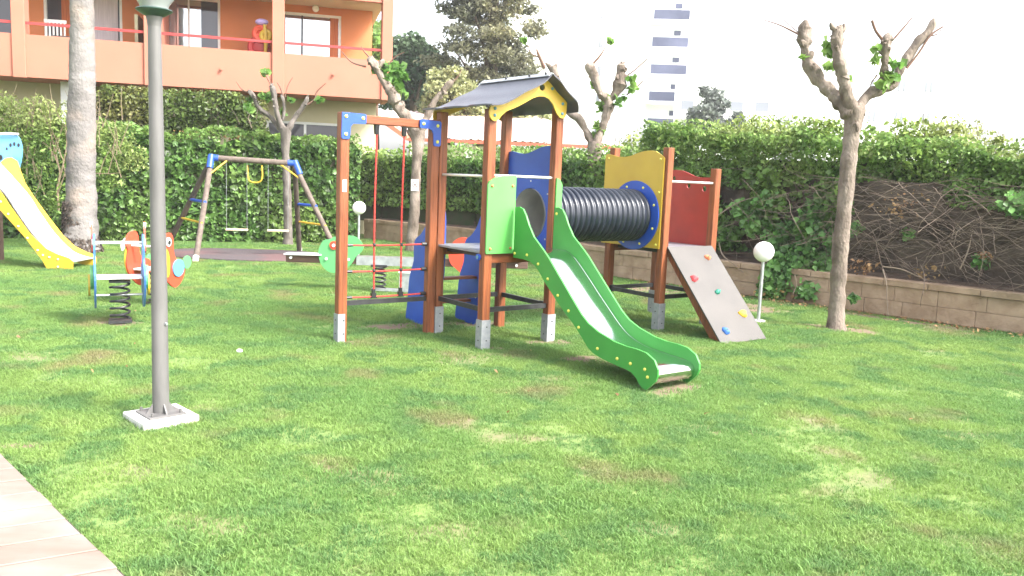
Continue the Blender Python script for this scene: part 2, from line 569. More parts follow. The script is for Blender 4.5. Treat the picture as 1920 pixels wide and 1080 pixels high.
p = LW(.52, 2.0); dirt(p.x, p.y, .27, .13, 1, TH)
p = LW(.1, .05); dirt(p.x, p.y, .2, .07, 2)
p = LW(.75, .1); dirt(p.x, p.y, .34, .13, 3)
p = LW(-1.06, -.8); dirt(p.x, p.y, .17, .10, 4)
p = LW(-.1, -1.3); dirt(p.x, p.y, .55, .2, 5, .4)
p = LW(.6, -1.1); dirt(p.x, p.y, .4, .2, 6, .4)
p = LW(2.6, .85); dirt(p.x, p.y, .3, .1, 7, TH)
p = LW(.5, .8); dirt(p.x, p.y, .25, .12, 8, TH)
dirt(3.85, 9.75, .62, .28, 9, -.5)
dirt(3.1, 11.2, .6, .5, 10, -.5)
dirt(2.2, 12.6, 1.0, .35, 11, -.78)
dirt(4.9, 10.6, .8, .16, 12, -.78)
dirt(-3.93, 8.33, .22, .16, 13)
dirt(-2.72, 4.55, .14, .08, 14)
SOFT = len(DIRT)
for q in ((-.75, 4.35, .42, .16), (-1.3, 3.6, .26, .14), (-.28, 3.65, .20, .12), (.75, 3.8, .20, .12), (-4.1, 6.6, .7, .32), (.3, 6.6, .55, .22), (2.1, 4.6, .26, .12), (-1.9, 4.25, .3, .12), (1.3, 5.4, .4, .14), (.1, 5.1, .3, .1), (-.3, 7.3, .5, .2), (.9, 7.4, .5, .25), (3.2, 5.6, .3, .14)): dirt(*q, 15, random.uniform(-.5, .5))

# bare, trodden soil: a wear map stored on the ground itself
def worn_at(x, y):
    w = 0.
    for i_, (cx, cy, rx, ry, rot) in enumerate(DIRT):
        dx, dy = x-cx, y-cy
        if abs(dx) > 1.8 or abs(dy) > 1.8: continue
        a = dx*math.cos(rot)+dy*math.sin(rot); b = -dx*math.sin(rot)+dy*math.cos(rot)
        d = math.hypot(a/rx, b/ry)+.45*noise.noise(Vector((x*5, y*5, 1)))
        w = max(w, min(1, max(0, 1.25-d)/.5) if i_ < SOFT else min(.45, max(0, 1.3-d)*.6))
    return w


_co = [v.co for v in ground.data.vertices]
wa = ground.data.attributes.new('wear', 'FLOAT', 'POINT')
wa.data.foreach_set('value', [worn_at(c.x, c.y) for c in _co])
_n, _l = M['ground'].node_tree.nodes, M['ground'].node_tree.links
_b = _n['Principled BSDF']
_src = _b.inputs['Base Color'].links[0].from_socket
_at = _n.new('ShaderNodeAttribute'); _at.attribute_name = 'wear'
_tx = _n.new('ShaderNodeTexNoise'); _tx.inputs['Scale'].default_value = 14; _tx.inputs['Detail'].default_value = 6
_ge = _n.new('ShaderNodeNewGeometry'); _l.new(_ge.outputs['Position'], _tx.inputs[0])
_s1 = _n.new('ShaderNodeMix'); _s1.data_type = 'RGBA'; _s1.inputs['A'].default_value = (.19, .135, .09, 1); _s1.inputs['B'].default_value = (.13, .09, .065, 1); _l.new(_tx.outputs['Fac'], _s1.inputs['Factor'])
_s2 = _n.new('ShaderNodeMix'); _s2.data_type = 'RGBA'; _l.new(_at.outputs['Fac'], _s2.inputs['Factor']); _l.new(_src, _s2.inputs['A']); _l.new(_s1.outputs['Result'], _s2.inputs['B']); _l.new(_s2.outputs['Result'], _b.inputs['Base Color'])

# ------------------------------------------------------------------ climbing frame
CF = empty('climbing_frame', 'wooden climbing frame with roofed tower, green slide, black crawl tube, rope net and climbing ramp', 'climbing frame', O, TH)


def cv(u, v, z): return Vector((u, -v, z))


UL, VL = .787, .84
posts = [(-1.06, -VL, 2.13, 'P0'), (-.095, -VL, 2.13, 'P1'), (0, 0, 2.21, 'P2'), (UL, 0, 2.28, 'P3'), (UL, -VL, 2.28, 'P4'), (0, -VL, 2.21, 'P5'),
         (2.35, 0, 1.985, 'Q1'), (3.14, 0, 1.79, 'Q2'), (2.35, -VL, 1.985, 'Q3'), (3.14, -VL, 1.79, 'Q4')]
for u, v, zt, nm in posts:
    mb = MB()
    mb.box(cv(u, v, zt/2-.05), (.088, .088, zt+.1))
    po = mb.obj('post', M['wood'], CF, bevel=.006)
    if nm not in ('P1', 'P4', 'Q3'):
        fz0 = {'P2': .265, 'P0': .26, 'P5': .27, 'P3': .27}.get(nm, .29)
        mb = MB()
        if nm == 'P0':
            mb.box(cv(u-.047, v, fz0/2-.01), (.006, .092, fz0+.02))
            mb.box(cv(u-.014, v+.047, fz0/2-.01), (.072, .006, fz0+.02))
        else:
            for sx, sy, dx, dy in ((-.047, 0, .006, .1), (.047, 0, .006, .1), (0, .047, .088, .006), (0, -.047, .088, .006)):
                mb.box(cv(u+sx, v+sy, fz0/2-.01), (dx, dy, fz0+.02))
        for zz in (.07, .2):
            for k in (-1, 1):
                mb.cyl(cv(u+k*.016-.01, v+.049, zz), cv(u+k*.016-.01, v+.056, zz), .006, 8, mi=1) if k > 0 else mb.cyl(cv(u-.049, v, zz), cv(u-.056, v, zz), .006, 8, mi=1)
        mb.obj('post_foot', [M['foot'], M['blackmetal']], po)


def bolt(name, p, d, r, m, parent, h=.012):
    mb = MB()
    p, d = Vector(p), Vector(d).normalized()
    mb.tube([p-d*.002, p+d*h*.5, p+d*h*.9, p+d*h*1.05], [r, r, r*.72, r*.2], 10)
    return mb.obj(name, m, parent, smooth=True)


FRONT = Vector((0, -1, 0)); LEFT = Vector((-1, 0, 0))


def panel_v(name, pts, v, m, th=.016, holes=(), parent=CF, label=None):
    mb = MB()
    mb.prism(pts, lambda a, b: cv(a, v, b), lambda a, b: cv(a, v-th, b), holes)
    return mb.obj(name, m, parent, label=label)


def panel_u(name, pts, u, m, th=.016, holes=(), parent=CF):
    mb = MB()
    mb.prism(pts, lambda a, b: cv(u, a, b), lambda a, b: cv(u+th, a, b), holes)
    return mb.obj(name, m, parent)


# net frame
mb = MB(); mb.box(cv(-.58, -VL, 2.078), (.88, .07, .078)); mb.obj('top_beam', M['woodx'], CF, bevel=.005)
bra = [(-1.098, 2.128), (-.865, 2.124), (-.855, 2.115), (-.855, 2.045), (-.865, 2.035), (-.985, 2.03), (-1.01, 2.005), (-1.02, 1.90), (-1.03, 1.887), (-1.09, 1.887), (-1.10, 1.9)]
bp = panel_v('corner_bracket', bra, -.784, M['blue'])
for a, b_ in ((-1.06, 2.09), (-.89, 2.085), (-1.06, 1.93)): bolt('bolt', cv(a, -.784, b_), FRONT, .016, M['capyel'], bp)
bra = [(-.275, 2.122), (-.055, 2.115), (-.043, 2.1), (-.045, 1.89), (-.055, 1.872), (-.115, 1.872), (-.125, 1.885), (-.13, 1.99), (-.15, 2.025), (-.18, 2.036), (-.27, 2.038), (-.282, 2.045), (-.284, 2.11)]
bp = panel_v('corner_bracket', bra, -.784, M['blue'])
for a, b_ in ((-.245, 2.08), (-.085, 2.07), (-.085, 1.915)): bolt('bolt', cv(a, -.784, b_), FRONT, .016, M['capyel'], bp)
mb = MB()
zs = (.905, .655, .407)
for z in zs:
    pts = [cv(-1.02+.85*k/10*1.04, -VL, z-.006*math.sin(PI*k/10)) for k in range(11)]
    mb.tube(pts, .0085, 8)
for u in (-.722, -.428):
    pts, rr = [], []
    n = 120
    for k in range(n+1):
        z = .40+(2.03-.40)*k/n
        pts.append(cv(u+.004*math.sin(z*4), -VL, z)); rr.append(.0095+.0014*math.sin(k*1.9))
    mb.tube(pts, rr, 8)
mb.obj('rope_net', M['redrope'], CF, smooth=True)
mb = MB()
for z in zs:
    for u in (-.722, -.428):
        if z > .5: mb.ball(cv(u, -VL, z), .019, 10, 6)
        else:
            mb.box(cv(u, -VL, z+.01), (.045, .04, .045)); mb.box(cv(u, -VL, z+.045), (.028, .03, .05)); mb.box(cv(u, -VL, z-.012), (.07, .03, .012))
    mb.cyl(cv(-1.015, -VL, z), cv(-.95, -VL, z), .014, 8); mb.cyl(cv(-.20, -VL, z), cv(-.145, -VL, z), .02, 8)
for u in (-.722, -.428):
    mb.cyl(cv(u, -VL, 1.95), cv(u, -VL, 2.04), .022, 8, .03)
mb.obj('rope_connector', M['blackplastic'], CF, kind='stuff')
mb = MB(); mb.box(cv(-1.06, -.7945, 1.46), (.04, .003, .11)); mb.obj('sticker', M['white'], CF)


def brace(a, b_, z=.355):
    mb = MB(); mb.bar(cv(*a, z), cv(*b_, z), .03, .045); mb.obj('brace', M['blackmetal'], CF)


for a, b_ in (((-1.02, -VL), (-.14, -VL)), ((.045, 0), (UL-.045, 0)), ((UL, -VL+.045), (UL, -.045)), ((0, -VL+.045), (0, -.045)), ((.045, -VL), (UL-.045, -VL)),
              ((2.35, -VL+.045), (2.35, -.045)), ((2.395, 0), (3.095, 0)), ((2.395, -VL), (3.095, -VL)), ((3.14, -VL+.045), (3.14, -.045))):
    brace(a, b_)
for (u, v) in ((UL-.02, -.06), (2.37, -.78)):
    mb = MB(); mb.box(cv(u, v, .355), (.07, .05, .075)); mb.obj('brace_clamp', M['blackmetal'], CF)

# decks
for (u0, u1, z1) in ((-.03, UL+.03, .905), (2.33, 3.17, .905)):
    mb = MB(); mb.box(cv((u0+u1)/2, -VL/2, z1-.011), (u1-u0, VL-.095 if 0 else VL+.06, .022))
    # notch-free deck: it ends inside the posts' outer faces
    mb.obj('deck', M['deck'], CF, bevel=.003)
    um = (u0+u1)/2
    for v in (-VL, 0):
        mb = MB(); mb.box(cv(um, v, z1-.065), (u1-u0-.15, .045, .084)); mb.obj('deck_beam', M['woodx'], CF, bevel=.003)
    for u in (u0+.12, u1-.12):
        mb = MB(); mb.box(cv(u, -VL/2, z1-.047), (.04, VL-.1, .045)); mb.obj('deck_beam', M['blackmetal'], CF)
# handrails
for a, b_, z in (((0, -VL+.03), (0, -.03), 1.6), ((.03, 0), (UL-.03, 0), 1.61), ((2.38, .0), (3.11, .0), 1.625)):
    mb = MB(); mb.cyl(cv(*a, z), cv(*b_, z), .0135, 12); mb.obj('handrail', M['rail'], CF, smooth=True)
mb = MB(); mb.cyl(cv(-.044, -.045, .85), cv(-.062, -.045, .85), .032, 16); k_ = mb.obj('blue_cap', M['blue'], CF, smooth=True)
mb = MB(); mb.cyl(cv(-.062, -.045, .85), cv(-.068, -.045, .85), .016, 12); mb.obj('bolt', M['capblu'], k_, smooth=True)
# light green side panel
gp = panel_v('side_panel', [(-.045, 1.525), (-.03, 1.555), (.03, 1.59), (.13, 1.612), (.272, 1.618), (.276, .89), (-.035, .89), (-.042, .9)], .064, M['lime'], .018, label='light green upright panel beside the slide entrance')
for a, b_ in ((.0, 1.515), (.232, 1.52), (.0, .935), (.232, .94)): bolt('bolt', cv(a, .064, b_), FRONT, .013, M['capora'], gp)
gp = panel_v('side_panel', [(.76, .89), (.832, .89), (.832, 1.55), (.80, 1.6), (.76, 1.61)], .064, M['lime'], .018)
# roof
gab = [(-.06, 2.225), (.02, 2.25), (.12, 2.295), (.23, 2.36), (.35, 2.415), (.45, 2.465), (.545, 2.535), (.62, 2.49), (.70, 2.42), (.80, 2.355), (.83, 2.33), (.825, 2.22), (.81, 2.19), (.785, 2.178), (.75, 2.185),
       (.715, 2.215), (.69, 2.25), (.66, 2.30), (.61, 2.345), (.55, 2.365), (.48, 2.36), (.41, 2.335), (.33, 2.29), (.24, 2.245), (.12, 2.195), (.065, 2.15), (.035, 2.115), (.0, 2.098), (-.035, 2.105), (-.058, 2.13), (-.07, 2.17)]
for v, nm in ((.078, 1), (-VL-.062, 0)):
    gb = panel_v('gable_board', gab, v, M['yellow'], .016, [circle(.52, 2.447, .032, 16)])
    if nm:
        for a, b_ in ((-.01, 2.21), (-.01, 2.15), (.28, 2.388), (.64, 2.445), (.775, 2.315), (.775, 2.222)): bolt('bolt', cv(a, v, b_), FRONT, .015, M['capblu'], gb)
roofL = [(-.155, 2.226), (-.06, 2.234), (.02, 2.256), (.12, 2.301), (.23, 2.366), (.35, 2.421), (.45, 2.473), (.53, 2.545)]
roofR = [(.55, 2.548), (.64, 2.495), (.715, 2.425), (.80, 2.365), (.85, 2.33), (.875, 2.28), (.88, 2.24)]
for prof, nm in ((roofL, 'L'), (roofR, 'R')):
    mb = MB()
    pts, _r = catmull([Vector((a, 0, b_)) for a, b_ in prof], [1]*len(prof), .03)
    nv = 33
    grid = []
    for th in (0, .014):
        for i, q in enumerate(pts):
            e = 1-i/len(pts)
            for k in range(nv):
                v = -.95+(.205+.95)*k/(nv-1)
                w = .020*math.sin(k/(nv-1)*2*PI*2.6+.6)*max(0, e*3-2) if nm == 'L' else .02*math.sin(k/(nv-1)*2*PI*2.6)*max(0, (1-e)*3-2)
                grid.append(cv(q.x-(w if nm == 'L' else -w), v, q.z+th-abs(w)*.2))
    NP = len(pts)
    fs = []
    for s_ in (0, 1):
        for i in range(NP-1):
            for k in range(nv-1):
                a = s_*NP*nv+i*nv+k
                fs.append((a, a+1, a+nv+1, a+nv))
    o2 = NP*nv
    for i in range(NP-1):
        for k in (0, nv-1):
            a = i*nv+k; fs.append((a, a+nv, a+nv+o2, a+o2))
    for k in range(nv-1):
        for i in (0, NP-1):
            a = i*nv+k; fs.append((a, a+1, a+1+o2, a+o2))
    mb.add(grid, fs)
    mb.obj('roof_panel', M['roof'], CF, smooth=True)
mb = MB()
mb.bar(cv(.515, -.94, 2.556), cv(.515, .20, 2.556), .05, .006, (-.65, 0, .76)); mb.bar(cv(.56, -.94, 2.556), cv(.56, .20, 2.556), .04, .006, (.6, 0, .8))
rc = mb.obj('ridge_cap', M['steel'], CF)
for v in (-.5, -.12, .13): bolt('bolt', cv(.515, v, 2.56), (-.3, 0, .9), .011, M['blackplastic'], rc, .022)
# blue back panel with crawl hole
bpl = [(-.795, .905), (-.795, 1.865), (-.74, 1.868), (-.62, 1.85), (-.54, 1.842), (-.46, 1.85), (-.36, 1.88), (-.25, 1.91), (-.15, 1.922), (-.045, 1.92), (-.045, .905)]
bo = panel_u('tunnel_panel', bpl, .80, M['blue'], .016, [circle(-.40, 1.235, .265, 36)])
for a, b_ in ((-.40, 1.57), (-.12, 1.45), (-.68, 1.45), (-.13, 1.0)): bolt('bolt', cv(.80, a, b_), LEFT, .009, M['capwhite'], bo, .006)
# crawl tube
mb = MB()
prof = []
u = .818
pitch = .0735
while u < 2.285:
    for k in range(8):
        t = k/8
        prof.append((.268+.022*(max(0, math.sin(PI*min(1, t/.72)))**.6 if t < .72 else 0), u+pitch*t))
    u += pitch
prof.append((.268, u))
mb.lathe(prof, cv(0, -.405, 1.235), 44, 'x')
mb.obj('crawl_tube', M['tube'], CF, smooth=True)
mb = MB(); mb.lathe([(.258, .79), (.258, 2.33)], cv(0, -.405, 1.235), 44, 'x'); mb.obj('tube_glare_sleeve', M['tubeglare'], CF, smooth=True)  # added sleeve that carries the painted glare inside the black tube
yp = [(-.93, .885), (-.93, 1.895), (-.905, 1.912), (-.87, 1.912), (-.78, 1.892), (-.70, 1.882), (-.60, 1.882), (-.52, 1.892), (-.40, 1.928), (-.30, 1.948), (-.2, 1.953), (-.13, 1.944), (-.06, 1.912), (-.01, 1.88), (.0, 1.865), (.0, .89)]
yo = panel_u('tunnel_panel', yp, 2.288, M['yellow'], .016, [circle(-.405, 1.235, .265, 36)], )
for a, b_ in ((-.87, 1.86), (-.05, 1.86), (-.045, 1.5), (-.045, .93), (-.88, 1.4)): bolt('bolt', cv(2.288, a, b_), LEFT, .014, M['capyel'], yo)
fl = panel_u('tube_flange', circle(-.405, 1.235, .385, 48), 2.272, M['blue'], .016, [circle(-.405, 1.235, .27, 48)])
for k in range(8):
    a = R(22+45*k); bolt('bolt', cv(2.272, -.405+.335*math.cos(a), 1.235+.335*math.sin(a)), LEFT, .014, M['capyel'], fl)
# red end panel
rp = [(-.79, .905), (-.79, 1.74), (-.70, 1.76), (-.6, 1.768), (-.5, 1.762), (-.40, 1.735), (-.30, 1.70), (-.22, 1.688), (-.045, 1.69), (-.045, .905)]
panel_u('end_panel', rp, 3.12, M['red'], .016, [circle(-.62, 1.665, .03, 14), circle(-.38, 1.585, .03, 14), circle(-.14, 1.56, .034, 14)])
# ramp
ra, rb = Vector((.05, .918)), Vector((.885, -.01))
mb = MB()
dn = Vector((rb.y-ra.y, -(rb.x-ra.x))).normalized()*.016
mb.prism([(ra.x, ra.y), (rb.x, rb.y), (rb.x+dn.x, rb.y+dn.y), (ra.x+dn.x, ra.y+dn.y)], lambda a, b: cv(2.372, a, b), lambda a, b: cv(3.10, a, b))
rampo = mb.obj('climbing_ramp', M['hpl'], CF)
for u in (2.41, 3.05):
    mb = MB()
    q = dn.normalized()
    mb.prism([(ra.x+q.x*.018, ra.y+q.y*.018), (rb.x+q.x*.018-.04, rb.y+q.y*.018+.03), (rb.x+q.x*.11-.06, rb.y+q.y*.018-.02), (rb.x+q.x*.11-.10, rb.y+q.y*.11+.08), (ra.x+q.x*.018, ra.y+q.y*.11-.06)],
             lambda a, b: cv(u, a, b), lambda a, b: cv(u+.045, a, b))
    mb.obj('ramp_stringer', M['wood'], CF)
rd = Vector((0, -(rb.x-ra.x), rb.y-ra.y)).normalized()
rn = Vector((0, rd.z, -rd.y)); rn = rn if rn.z > 0 else -rn
for (u, v, z), mk, kind_ in (((2.904, .161, .797), 'orange', 0), ((2.501, .342, .593), 'red2', 1), ((2.75, .467, .453), 'teal', 2), ((2.951, .665, .23), 'yel2', 3), ((2.533, .79, .09), 'blu2', 4)):
    t_ = (v-ra.x)/(rb.x-ra.x)
    c0 = Vector((u, -v, ra.y+(rb.y-ra.y)*t_))
    mb = MB()
    vs, fs = [], []
    n, m_ = 14, 6
    rr = (.034, .043, .034, .05, .042)[kind_]
    for j in range(m_+1):
        h = j/m_
        for k in range(n):
            a = 2*PI*k/n
            lobe = 1+.16*math.sin(a*(3 if kind_ % 2 else 2)+kind_*1.3)+.08*math.sin(a*5+kind_)
            r = rr*lobe*math.cos(h*PI/2*.86)**.55
            vs.append(c0+Vector((1, 0, 0))*r*math.cos(a)*1.15+rd*r*math.sin(a)*.95+rn*(h*.036+.004*math.sin(3*a+kind_)*h))
    for j in range(m_):
        for k in range(n):
            a, b_ = j*n+k, j*n+(k+1) % n; fs.append((a, b_, b_+n, a+n))
    fs.append(tuple(range(m_*n, m_*n+n)))
    mb.add(vs, fs)
    ho = mb.obj('climbing_hold', M['hold_'+mk], rampo, smooth=True, label={'orange': 'small orange climbing hold near the top', 'red2': 'red climbing hold at the left edge', 'teal': 'dark teal climbing hold at mid ramp', 'yel2': 'yellow climbing hold at the right edge', 'blu2': 'blue climbing hold near the bottom'}[mk])
    mb = MB(); mb.cyl(c0+rn*.034, c0+rn*.040, .008, 8); mb.obj('bolt', M['blackmetal'], CF)
# rear ladder
for off, u in ((0, .09), (.15, .64)):
    pts = [(-1.62, -.03), (-1.28, -.03), (-1.16, .20), (-1.02, .36), (-.93, .48), (-.885, .62), (-.885, 1.14), (-.93, 1.26), (-1.02, 1.31), (-1.12, 1.27), (-1.2, 1.17), (-1.27, 1.05), (-1.37, .955), (-1.47, .90), (-1.50, .80), (-1.50, .66), (-1.58, .48), (-1.61, .22)]
    pts = smooth_poly([(a+(off if a < -1 else 0), b_) for a, b_ in pts], 3)
    st = panel_u('ladder_side', pts, u, M['blue'], .018)
    bolt('bolt', cv(u, -1.18+off*.6, .3), LEFT, .02, M['capwhite'], st); bolt('bolt', cv(u, -1.08+off*.6, .70), LEFT, .02, M['capwhite'], st)
for z, v in ((.245, -1.22), (.51, -1.12)):
    mb = MB(); mb.box(cv(.375, v, z), (.52, .10, .028)); mb.obj('rung', M['woodx'], CF, bevel=.003)

# slide
sp = [(.09, 1.325), (.15, 1.332), (.21, 1.315), (.26, 1.255), (.31, 1.17), (.39, 1.07), (.53, .97), (.62, .90), (.75, .78), (.97, .58), (1.10, .465), (1.19, .405), (1.32, .355), (1.51, .31), (1.65, .296), (1.77, .296), (1.88, .285), (1.97, .245), (2.015, .18), (2.018, .13), (1.995, .08), (1.95, .035), (1.90, -.005), (1.86, .0), (1.82, .03), (1.79, .065), (1.73, .10), (1.66, .112), (1.56, .12), (1.39, .14), (1.27, .165), (1.20, .20), (1.12, .27), (1.03, .345), (.93, .415), (.78, .52), (.68, .60), (.58, .68), (.50, .755), (.43, .81), (.36, .84), (.25, .853), (.09, .853)]
SL = []
for u, lab in ((.252, 'left'), (.724, 'right')):
    s_ = panel_u('slide_side', sp, u, M['green'], .018)
    SL.append(s_)
    if lab == 'left':
        for a, b_ in ((.114, .895), (.304, .899), (.476, .833), (.624, .715), (.776, .587), (.93, .473), (1.074, .352), (1.324, .215), (1.565, .178), (1.719, .168), (1.88, .155), (1.914, .10)):
            bolt('bolt', cv(u, a, b_), LEFT, .0135, M['capyel'], s_)
    else:
        bolt('bolt', cv(u, .13, 1.27), LEFT, .0135, M['capyel'], s_)
ch = [(.02, .925), (.25, .925), (.36, .905), (.46, .85), (.62, .725), (.78, .59), (.93, .468), (1.07, .356), (1.18, .285), (1.30, .238), (1.45, .207), (1.65, .192), (1.85, .182), (1.93, .172), (1.965, .145), (1.972, .10), (1.95, .05)]
pp, _r = catmull([Vector((a, 0, b_)) for a, b_ in ch], [1]*len(ch), .03)
mb = MB()
cs = [(.270, .006), (.275, .002), (.285, 0), (.32, -.001), (.40, -.002), (.497, -.003), (.60, -.002), (.674, -.001), (.712, 0), (.720, .002), (.724, .006)]
grid = []
for i, q in enumerate(pp):
    q0, q1 = pp[max(0, i-1)], pp[min(len(pp)-1, i+1)]
    t = (q1-q0).normalized()
    nn = Vector((-t.z, 0, t.x))
    if nn.z < 0 and q.x < 1.9: nn = -nn
    fade = 1 if q.x < 1.9 and i < len(pp)-10 else max(0, (len(pp)-10-i)/3+1)*.0
    for (cu, chh) in cs:
        hh = chh*(1 if q.x < 1.88 else max(.0, (1.96-q.x)/.08) if q.z > .14 else 0)
        grid.append(cv(cu, q.x+nn.x*hh, q.z+nn.z*hh))
K = len(cs)
mb.add(grid, [(i*K+k, i*K+k+1, (i+1)*K+k+1, (i+1)*K+k) for i in range(len(pp)-1) for k in range(K-1)])
co = mb.obj('slide_chute', M['chrome'], CF, smooth=True)
md = co.modifiers.new('thickness', 'SOLIDIFY'); md.thickness = .003; md.offset = -1
mb = MB(); mb.box(cv(.497, .06, .905), (.44, .10, .028)); mb.obj('slide_sill', M['steel'], CF)

# ------------------------------------------------------------------ front lamp post
lp = empty('lamp_post', 'tall grey lamp post on a square concrete pad in the lawn', 'lamp post', (-2.185, 5.15, -.017))
mb = MB(); mb.box((0, 0, .015), (.345, .345, .07), Matrix.Rotation(R(45), 3, 'Z')); mb.obj('concrete_pad', M['concrete'], lp, bevel=.006)
mb = MB(); mb.box((.0, 0, .056), (.23, .23, .012), Matrix.Rotation(R(45), 3, 'Z'))
pl = mb.obj('base_plate', M['grey'], lp, bevel=.002)
for k in range(4):
    a = R(90*k)
    mb = MB(); mb.cyl((.125*math.cos(a), .125*math.sin(a), .062), (.125*math.cos(a), .125*math.sin(a), .085), .009, 8); mb.obj('bolt', M['grey'], pl)
mb = MB()
mb.tube([(0, 0, .062), (0, 0, .12), (0, 0, .9), (-.003, 0, 1.8), (-.006, 0, 2.42)], [.052, .050, .047, .042, .038], 28)
mb.tube([(-.006, 0, 2.42), (-.006, 0, 2.445), (-.006, 0, 2.45), (-.006, 0, 2.485)], [.038, .042, .042, .05], 28)
mb.obj('pole', M['grey'], lp, smooth=True)
for k in range(4):
    a = R(45+90*k)
    mb = MB(); d = Vector((math.cos(a), math.sin(a), 0)); sd = Vector((-d.y, d.x, 0))*.004
    q = [d*.045+Vector((0, 0, .062)), d*.095+Vector((0, 0, .062)), d*.046+Vector((0, 0, .125))]
    mb.add([x+sd for x in q]+[x-sd for x in q], [(0, 1, 2), (5, 4, 3), (0, 1, 4, 3), (1, 2, 5, 4), (2, 0, 3, 5)]); mb.obj('gusset', M['grey'], lp)
mb = MB(); mb.lathe([(.045, 2.475), (.065, 2.485), (.096, 2.505), (.105, 2.513), (.098, 2.52), (.06, 2.527), (.001, 2.529)], (-.006, 0, 0), 32); mb.obj('lamp_rim', M['lampdisc'], lp, smooth=True)
mb = MB(); mb.lathe([(.078, 2.52), (.084, 2.545), (.11, 2.58), (.14, 2.65), (.158, 2.70), (.14, 2.79), (.09, 2.85), (.001, 2.87)], (-.006, 0, 0), 32); mb.obj('lamp_globe', mat('smoky_globe', (.25, .27, .27), .15, spec=.7), lp, smooth=True)
mb = MB(); mb.cyl((.045, -.02, .63), (.055, -.024, .63), .01, 8); mb.obj('bolt', M['steel'], lp)


def globe_lamp(x, y, h, lean, label, pr=.021):
    t = empty('globe_lamp', label, 'garden lamp', (x, y, 0), 0, 'white globe lamps on short poles')
    mb = MB(); mb.cyl((0, 0, -.02), (0, 0, .012), .085, 20); mb.obj('base_plate', M['concrete'], t)
    mb = MB(); mb.tube([(0, 0, .01), (lean*.5, 0, h*.5), (lean, 0, h-.10)], pr, 14)
    mb.tube([(lean, 0, h-.12), (lean, 0, h-.1), (lean, 0, h-.09)], [.03, .04, .05], 14); mb.obj('pole', M['steel'], t, smooth=True)
    mb = MB(); mb.ball((lean, 0, h), .122, 28, 18); mb.obj('globe', M['globe'], t, smooth=True)
    return t


globe_lamp(2.99, 10.03, .84, .0, 'white globe lamp on grey pole beside the climbing ramp')
globe_lamp(-2.87, 15.5, .93, 0, 'white globe lamp standing behind the rope net and seesaw')

# ------------------------------------------------------------------ spring riders


def spring(parent, r, z0, z1, turns, wr=.011, m=None):
    mb = MB()
    n = int(turns*16)
    pts = [(r*math.cos(2*PI*turns*k/n), r*math.sin(2*PI*turns*k/n), z0+(z1-z0)*k/n) for k in range(n+1)]
    mb.tube(pts, wr, 6)
    mb.box((0, 0, z1+.012), (r*2.2, r*1.6, .02)); mb.box((0, 0, z0-.02), (r*2.4, r*2.0, .03))
    mb.obj('spring', M['blackmetal'], parent, smooth=True)


r1 = empty('spring_rider', 'blue and red spring rider with white seat, beside the lamp post', 'spring rider', (-3.93, 8.33, 0), R(27), 'spring riders on the lawn')
spring(r1, .088, .03, .40, 5.2, .012)
mb = MB(); mb.box((0, 0, .455), (.41, .25, .02)); so_ = mb.obj('seat', M['white'], r1, bevel=.003)
for q in ((-.15, -.06), (.02, -.04), (.15, -.05), (-.06, .05)):
    mb = MB(); mb.cyl((q[0], q[1]-.03, .465), (q[0], q[1]-.03, .471), .012, 10); mb.obj('bolt', M['blackplastic'], so_)
for z, yy in ((.80, -.02), (.275, -.02)):
    mb = MB(); mb.cyl((-.21, yy, z), (.21, yy, z), .014 if z > .5 else .011, 10); mb.obj('handle_bar' if z > .5 else 'foot_bar', M['white'] if z > .5 else M['steel'], r1, smooth=True)
body = smooth_poly([(-.30, .50), (-.22, .30), (-.05, .16), (.10, .16), (.26, .33), (.30, .52), (.16, .60), (.14, .75), (.10, .86), (-.04, .88), (-.13, .78), (-.12, .60)], 4)
for s in (-1, 1):
    mb = MB(); mb.prism(body, lambda a, b: (s*.212, a, b), lambda a, b: (s*.212+s*.018, a, b)); sd = mb.obj('side_board', M['riderblue'], r1)
    hd = smooth_poly([(-.06, .72), (-.02, .86), (.02, .98), (.07, 1.0), (.10, .92), (.12, .80), (.06, .70)], 4)
    mb = MB(); mb.prism(hd, lambda a, b: (s*.232, a, b), lambda a, b: (s*.232+s*.014, a, b)); hb = mb.obj('crest', M['orangebd'], sd)
    mb = MB(); mb.prism(circle(.045, .965, .03, 12, .035), lambda a, b: (s*.229, a, b), lambda a, b: (s*.252, a, b)); mb.obj('crest_tip', M['white'], sd)
    mb = MB(); mb.prism(circle(.0, .79, .055, 14), lambda a, b: (s*.231, a, b), lambda a, b: (s*.231+s*.012, a, b)); mb.obj('eye', M['white'], sd)
    mb = MB(); mb.prism(circle(-.01, .79, .026, 12), lambda a, b: (s*.2445, a, b), lambda a, b: (s*.2445+s*.006, a, b)); mb.obj('pupil', M['blackplastic'], sd)
    mb = MB(); mb.prism(circle(.02, .45, .12, 20), lambda a, b: (s*.232, a, b), lambda a, b: (s*.232+s*.03, a, b)); mb.obj('green_wing', M['palegreen'], sd)
    mb = MB(); mb.prism(circle(.12, .36, .11, 20), lambda a, b: (s*.232+s*.032, a, b), lambda a, b: (s*.232+s*.05, a, b)); mb.obj('yellow_wing', M['yellow'], sd)

